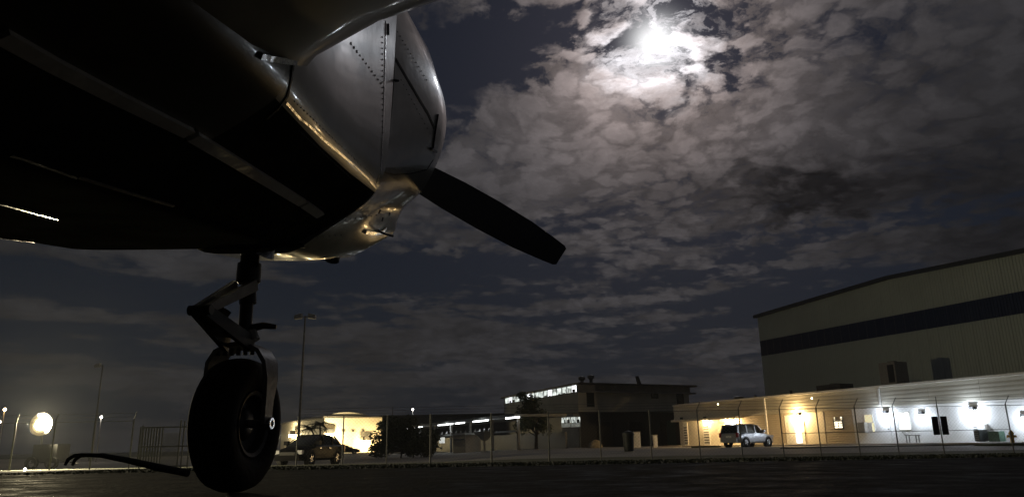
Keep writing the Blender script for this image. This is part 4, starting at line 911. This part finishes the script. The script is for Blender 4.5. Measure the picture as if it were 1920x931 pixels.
# dark boards strapped to the fence post
pS = pts[14]
for sx, lb in ((-.25, 'left of the pair of dark boards hung on the fence post'), (.15, 'right of the pair of dark boards hung on the fence post')):
    c = pS + Vector((sx, -.10, .40)); o = thing('fence_sign', c, lb, 'sign', 'dark boards on the fence')
    MB().box(c.x - .14, c.x + .14, c.y - .015, c.y + .015, c.z + .42, c.z + 1.22).build('board', m_blackm, o)
    MB().box(c.x - .10, c.x + .10, c.y + .017, c.y + .09, c.z + .7, c.z + .74).build('bracket', m_galv, o)
# left fence run with slatted gate
lf = [(243, 0), (334, 0), (352, 0), (-80, 0), (170, 0)]
lfe = thing('fence', (-16, FY, -.6), 'dim fence run at far left between the floodlight trailer and the gate', 'fence')
lp = []
for px in (-60, 20, 95, 170, 243):
    p = at(px, 860, FY); p.z = gz(p.x, FY); lp.append(p); MB().tube([p, p + ZV * 2.1], .035, 8).build('post', m_galv, lfe)
    MB().tube([p + ZV * 2.1, p + Vector((.12, -.05, 2.45))], .02, 6).build('barb_arm', m_galv, lfe)
for a0, a1 in zip(lp, lp[1:]):
    for zz_ in (2.06, 2.25, 2.4): MB().tube([a0 + ZV * zz_, a1 + ZV * zz_], .012 if zz_ < 2.1 else .006, 5).build('rail' if zz_ < 2.1 else 'barbed_wire', m_wire, lfe)
gt = thing('slatted_gate', (at(290, 860, FY).x, FY, -.6), 'pale metal gate with vertical slats left of the nose wheel', 'gate')
ga = at(262, 860, FY - .3); gb = at(352, 860, FY - .3); gg = gz(ga.x, FY)
for px, hh in ((262, 1.85), (300, 1.75), (333, 2.05), (340, 2.0), (352, 2.2)):
    p = at(px, 860, FY - .3); p.z = gg; MB().tube([p, p + ZV * hh], .035, 8).build('gate_post', m_galv, gt)
for i in range(8):
    p = at(258 + i * 5.2, 860, FY - .3); MB().box(p.x - .035, p.x + .035, p.y - .01, p.y + .01, gg + .06, gg + 1.78).build('slat', m_galv, gt)
for i in range(17):
    p = at(303 + i * 1.9, 860, FY - .3); MB().box(p.x - .007, p.x + .007, p.y - .006, p.y + .006, gg + .06, gg + 1.5).build('bar', m_galv, gt)
for zz_ in (.08, .92, 1.75): MB().box(ga.x, gb.x, ga.y - .05, ga.y - .02, gg + zz_ - .03, gg + zz_ + .03).build('gate_rail', m_galv, gt)

# ------------------------------------------------------------------ light poles, floodlight trailer, small lamps
def pole(px, Y, pytop, label, rad=.13, headside=1, dbl=True, mm=m_galv):
    p = at(px, 850, Y); p.z = gz(p.x, p.y); q = at(px, pytop, Y); h_ = q.z - p.z
    o = thing('light_pole', p, label, 'light pole'); MB().tube([p, p + ZV * h_], [rad, rad * .55], 10).build('pole', mm, o, smooth=True)
    MB().lathe([(0, .3), (.4, .3), (.45, .2)], p, (0, 0, 1), 12, True).build('base', m_conc, o)
    T = p + ZV * h_
    for sg in ((-1, 1) if dbl else (headside,)):
        MB().tube([T + ZV * -.1, T + Vector((sg * .5, 0, -.05))], .05, 6).build('arm', mm, o)
        MB().hexa([T + Vector(q_) for q_ in ((sg * .3, -.25, -.22), (sg * .95, -.25, -.30), (sg * .95, .25, -.30), (sg * .3, .25, -.22), (sg * .3, -.2, .22), (sg * .95, -.2, .05), (sg * .95, .2, .05), (sg * .3, .2, .22))]).build('lamp_head', m_gear, o)
    return o
pole(558, 66, 592, 'tall unlit steel light pole with twin heads right of the nose wheel')
pole(172, 92, 684, 'tall dark light pole with a single head, right of the floodlight', headside=-1, dbl=False, mm=m_dark)
def bulb(px, py, Y, rad, lens, label, power=0, colr=(1, 1, 1), poled=True):
    c = at(px, py, Y); g_ = gz(c.x, c.y); o = thing('lamp_post' if poled else 'ground_lamp', (c.x, c.y, g_), label, 'lamp')
    if poled: MB().tube([(c.x, c.y, g_), (c.x, c.y, c.z - rad * .8)], .05, 6).build('post', m_gear, o)
    else: MB().tube([(c.x, c.y, g_), (c.x, c.y, c.z - rad * .8)], rad * .5, 8).build('stem', m_gear, o)
    MB().lathe([(-rad, rad * .3), (-rad * .6, rad * .8), (0, rad), (rad * .6, rad * .8), (rad, rad * .3)], c, (0, 0, 1), 12, True).build('globe', lens, o, smooth=True)
    MB().lathe([(rad * 1.01, rad * .8), (rad * 1.3, rad * .4)], c, (0, 0, 1), 12, True).build('cap', m_gear, o)
    if power: light(o, c + Vector((0, -rad * 2, 0)), power, colr, rad)
bulb(190, 781, 80, .12, m_dot, 'small white lamp right of the floodlight', 60, (1, .95, .9))
bulb(9, 767, 70, .14, m_dotw, 'small yellow lamp at the left edge above the floodlight', 60, WARM)
bulb(0, 790, 70, .11, m_dotw, 'dim lamp cut by the left picture edge')
bulb(774, 767, 120, .15, m_dot, 'small white lamp above the dark bush', 60, (.9, .95, 1))
bulb(47, 879, 11, .020, m_dot, 'tiny white marker lamp on the ground below the floodlight', 0, poled=False)
# floodlight trailer
FYd = 38; c = at(77, 795, FYd); g_ = gz(c.x, c.y)
o = thing('floodlight_trailer', (c.x, c.y, g_), 'dark trailer carrying a dazzling yellow-white floodlight at far left', 'floodlight')
MB().box(c.x - .1, c.x + 1.1, c.y - .2, c.y + .9, g_ + .35, g_ + 1.2).build('housing', m_blackm, o)
MB().hexa([Vector(q) for q in ((c.x - .2, c.y - .25, g_ + .3), (c.x + 1.25, c.y - .25, g_ + .3), (c.x + 1.25, c.y + .95, g_ + .3), (c.x - .2, c.y + .95, g_ + .3), (c.x - .05, c.y - .1, g_ + .348), (c.x + 1.1, c.y - .1, g_ + .348), (c.x + 1.1, c.y + .8, g_ + .348), (c.x - .05, c.y + .8, g_ + .348))]).build('chassis', m_blackm, o)
MB().tube([(c.x + .1, c.y + .1, g_ + 1.2), (c.x, c.y + .1, c.z)], .05, 8).build('mast', m_galv, o)
for sx in (.0, 1.0):
    MB().lathe([(-.1, .2), (-.1, .3), (.1, .3), (.1, .2)], (c.x + sx, c.y - .32, g_ + .30), (0, 1, 0), 20).build('wheel', m_rubber, o)
MB().tube([(c.x + 1.2, c.y + .2, g_ + .4), (c.x + 2.0, c.y + .2, g_ + .25)], .04, 6).build('drawbar', m_dark, o)
hd = MB().lathe([(.30, .14), (.22, .34), (0.02, .56), (-.03, .57), (-.03, .55)], c, (0, 1, 0), 32, True).build('lamp_head', m_gear, o, smooth=True)
MB().lathe([(-.05, .0005), (-.05, .16), (-.04, .27)], c, (0, 1, 0), 32).build('lens', m_flood, hd)
MB().lathe([(-.039, .271), (-.038, .41)], c, (0, 1, 0), 32).build('glare_ring', lit('inner_glare_glow', (1, .78, .38), .9, .3, 3), hd)  # emissive rings added round the lens to fade its glare outwards
MB().lathe([(-.037, .411), (-.036, .54)], c, (0, 1, 0), 32).build('glare_ring', lit('outer_glare_glow', (1, .66, .25), .20, .3, 3), hd)
light(o, (c.x, c.y - .4, c.z + .1), 9800, (1, .85, .52), .25, 'SPOT', Vector((1, -.35, .55)), 176, .3)

# ------------------------------------------------------------------ trees
def leaves(mb, c, r_, n, s_, flat=.8):
    for _ in range(n):
        d = Vector((random.gauss(0, 1), random.gauss(0, 1), random.gauss(0, 1))).normalized() * (random.random() ** .4)
        p = c + Vector((d.x * r_[0], d.y * r_[1], d.z * r_[2])); a_ = Vector((random.gauss(0, 1), random.gauss(0, 1), random.gauss(0, .6))).normalized() * s_ * random.uniform(.6, 1.3)
        b_ = a_.cross(Vector((random.gauss(0, 1), random.gauss(0, 1), random.gauss(0, 1)))).normalized() * s_ * .45
        mb.add([p - a_, p + b_, p + a_, p - b_], [(0, 1, 2, 3)])
def tree(name, px, Y, h_, crown, label, cat='tree', leaf=m_leaf, n=260, s_=.2, trunk=True, group=None):
    p = ground(px, Y); o = thing(name, p, label, cat, group)
    tk = MB().tube([p, p + Vector((.1, 0, h_ * .3)), p + Vector((-.05, .1, h_ * .6)), p + Vector((0, 0, h_ * .9))], [.18 * h_ / 6, .13 * h_ / 6, .08 * h_ / 6, .03], 8)
    cr = MB()
    for dx, dy, dz, rx in crown:
        q = p + Vector((dx, dy, dz)); tk.tube([p + Vector((0, 0, min(dz * .6, h_ * .5))), q], [.07 * h_ / 6, .02], 6)
        leaves(cr, q, (rx, rx, rx * .75), n, s_)
    tk.build('trunk', m_bark, o); cr.build('crown', leaf, o)
cr = []
for i in range(16): a_ = random.uniform(0, 6.28); k = random.random() ** .6 * 1.0; cr.append((math.cos(a_) * 2.1 * k, math.sin(a_) * 1.8 * k, random.uniform(2.2, 6.6), random.uniform(.6, 1.2)))
tree('tree', 1005, 84, 7.0, [c for c in cr if abs(c[0]) < 2.4 - (c[2] - 4) ** 2 * .12], 'dark leafy tree in front of the lit clerestory windows', n=200, s_=.17)
cr = [(random.uniform(-2.6, 2.6), random.uniform(-1.5, 1.5), random.uniform(.5, 2.0), random.uniform(.8, 1.2)) for _ in range(16)]
cr += [(random.uniform(-.9, 1.2), random.uniform(-1, 1), random.uniform(1.6, 3.2), random.uniform(.7, .9)) for _ in range(10)]
tree('bush', 752, 68, 2.6, cr, 'wide dark bush with a taller middle, left of the covered walkway', 'bush', n=260, s_=.16)
cr = [(random.uniform(-1.7, 1.7), random.uniform(-1, 1), random.uniform(1, 4.6), random.uniform(.9, 1.4)) for _ in range(14)]
tree('tree', 735, 118, 8, cr, 'dark tall tree standing behind the wide bush', n=240, s_=.24)
# palm-like tree in front of the cream hangar
p = ground(603, 74); o = thing('palm_tree', p, 'small wind-bent palm silhouetted against the cream hangar', 'palm tree')
T = at(583, 803, 74)
MB().tube([p, p.lerp(T, .5) + Vector((.15, 0, .1)), T], [.14, .11, .09], 8).build('trunk', m_bark, o, smooth=True)
T2 = at(600, 795, 74); MB().tube([p, p.lerp(T2, .5), T2], [.12, .1, .07], 8).build('trunk', m_bark, o, smooth=True)
for base_, nn in ((T, 14), (T2, 12)):
    for k in range(nn):
        a_ = k * 6.283 / nn + random.uniform(-.2, .2); el = random.uniform(.0, .8); ln = random.uniform(1.1, 2.0); m_ = MB(); prev = base_
        d = Vector((math.cos(a_) * math.cos(el), math.sin(a_) * math.cos(el), math.sin(el)))
        for s_ in range(1, 9):
            t = s_ / 8; q = base_ + d * ln * t + Vector((0, 0, -.75 * t * t)); sd = (q - prev).cross(ZV).normalized()
            for sg in (1, -1):
                tip = q + sd * sg * .42 * (1.15 - t) + Vector((0, 0, -.14)) + (q - prev) * .8
                m_.add([prev, q, tip], [(0, 1, 2)])
            prev = q
        m_.build('frond', m_leaf2, o)

# ------------------------------------------------------------------ haze
hm = bpy.data.materials.new('night_haze'); hm.use_nodes = True; hm.node_tree.nodes.clear()
pv = hm.node_tree.nodes.new('ShaderNodeVolumePrincipled'); pv.inputs['Color'].default_value = (.78, .82, .90, 1); pv.inputs['Density'].default_value = .00040; pv.inputs['Anisotropy'].default_value = .45
ho = hm.node_tree.nodes.new('ShaderNodeOutputMaterial'); hm.node_tree.links.new(pv.outputs[0], ho.inputs['Volume'])
tag(MB().box(-260, 260, -90, 320, -2.2, 24).build('haze', hm), 'thin night haze over the airfield glowing around the lamps', 'haze', kind='stuff')
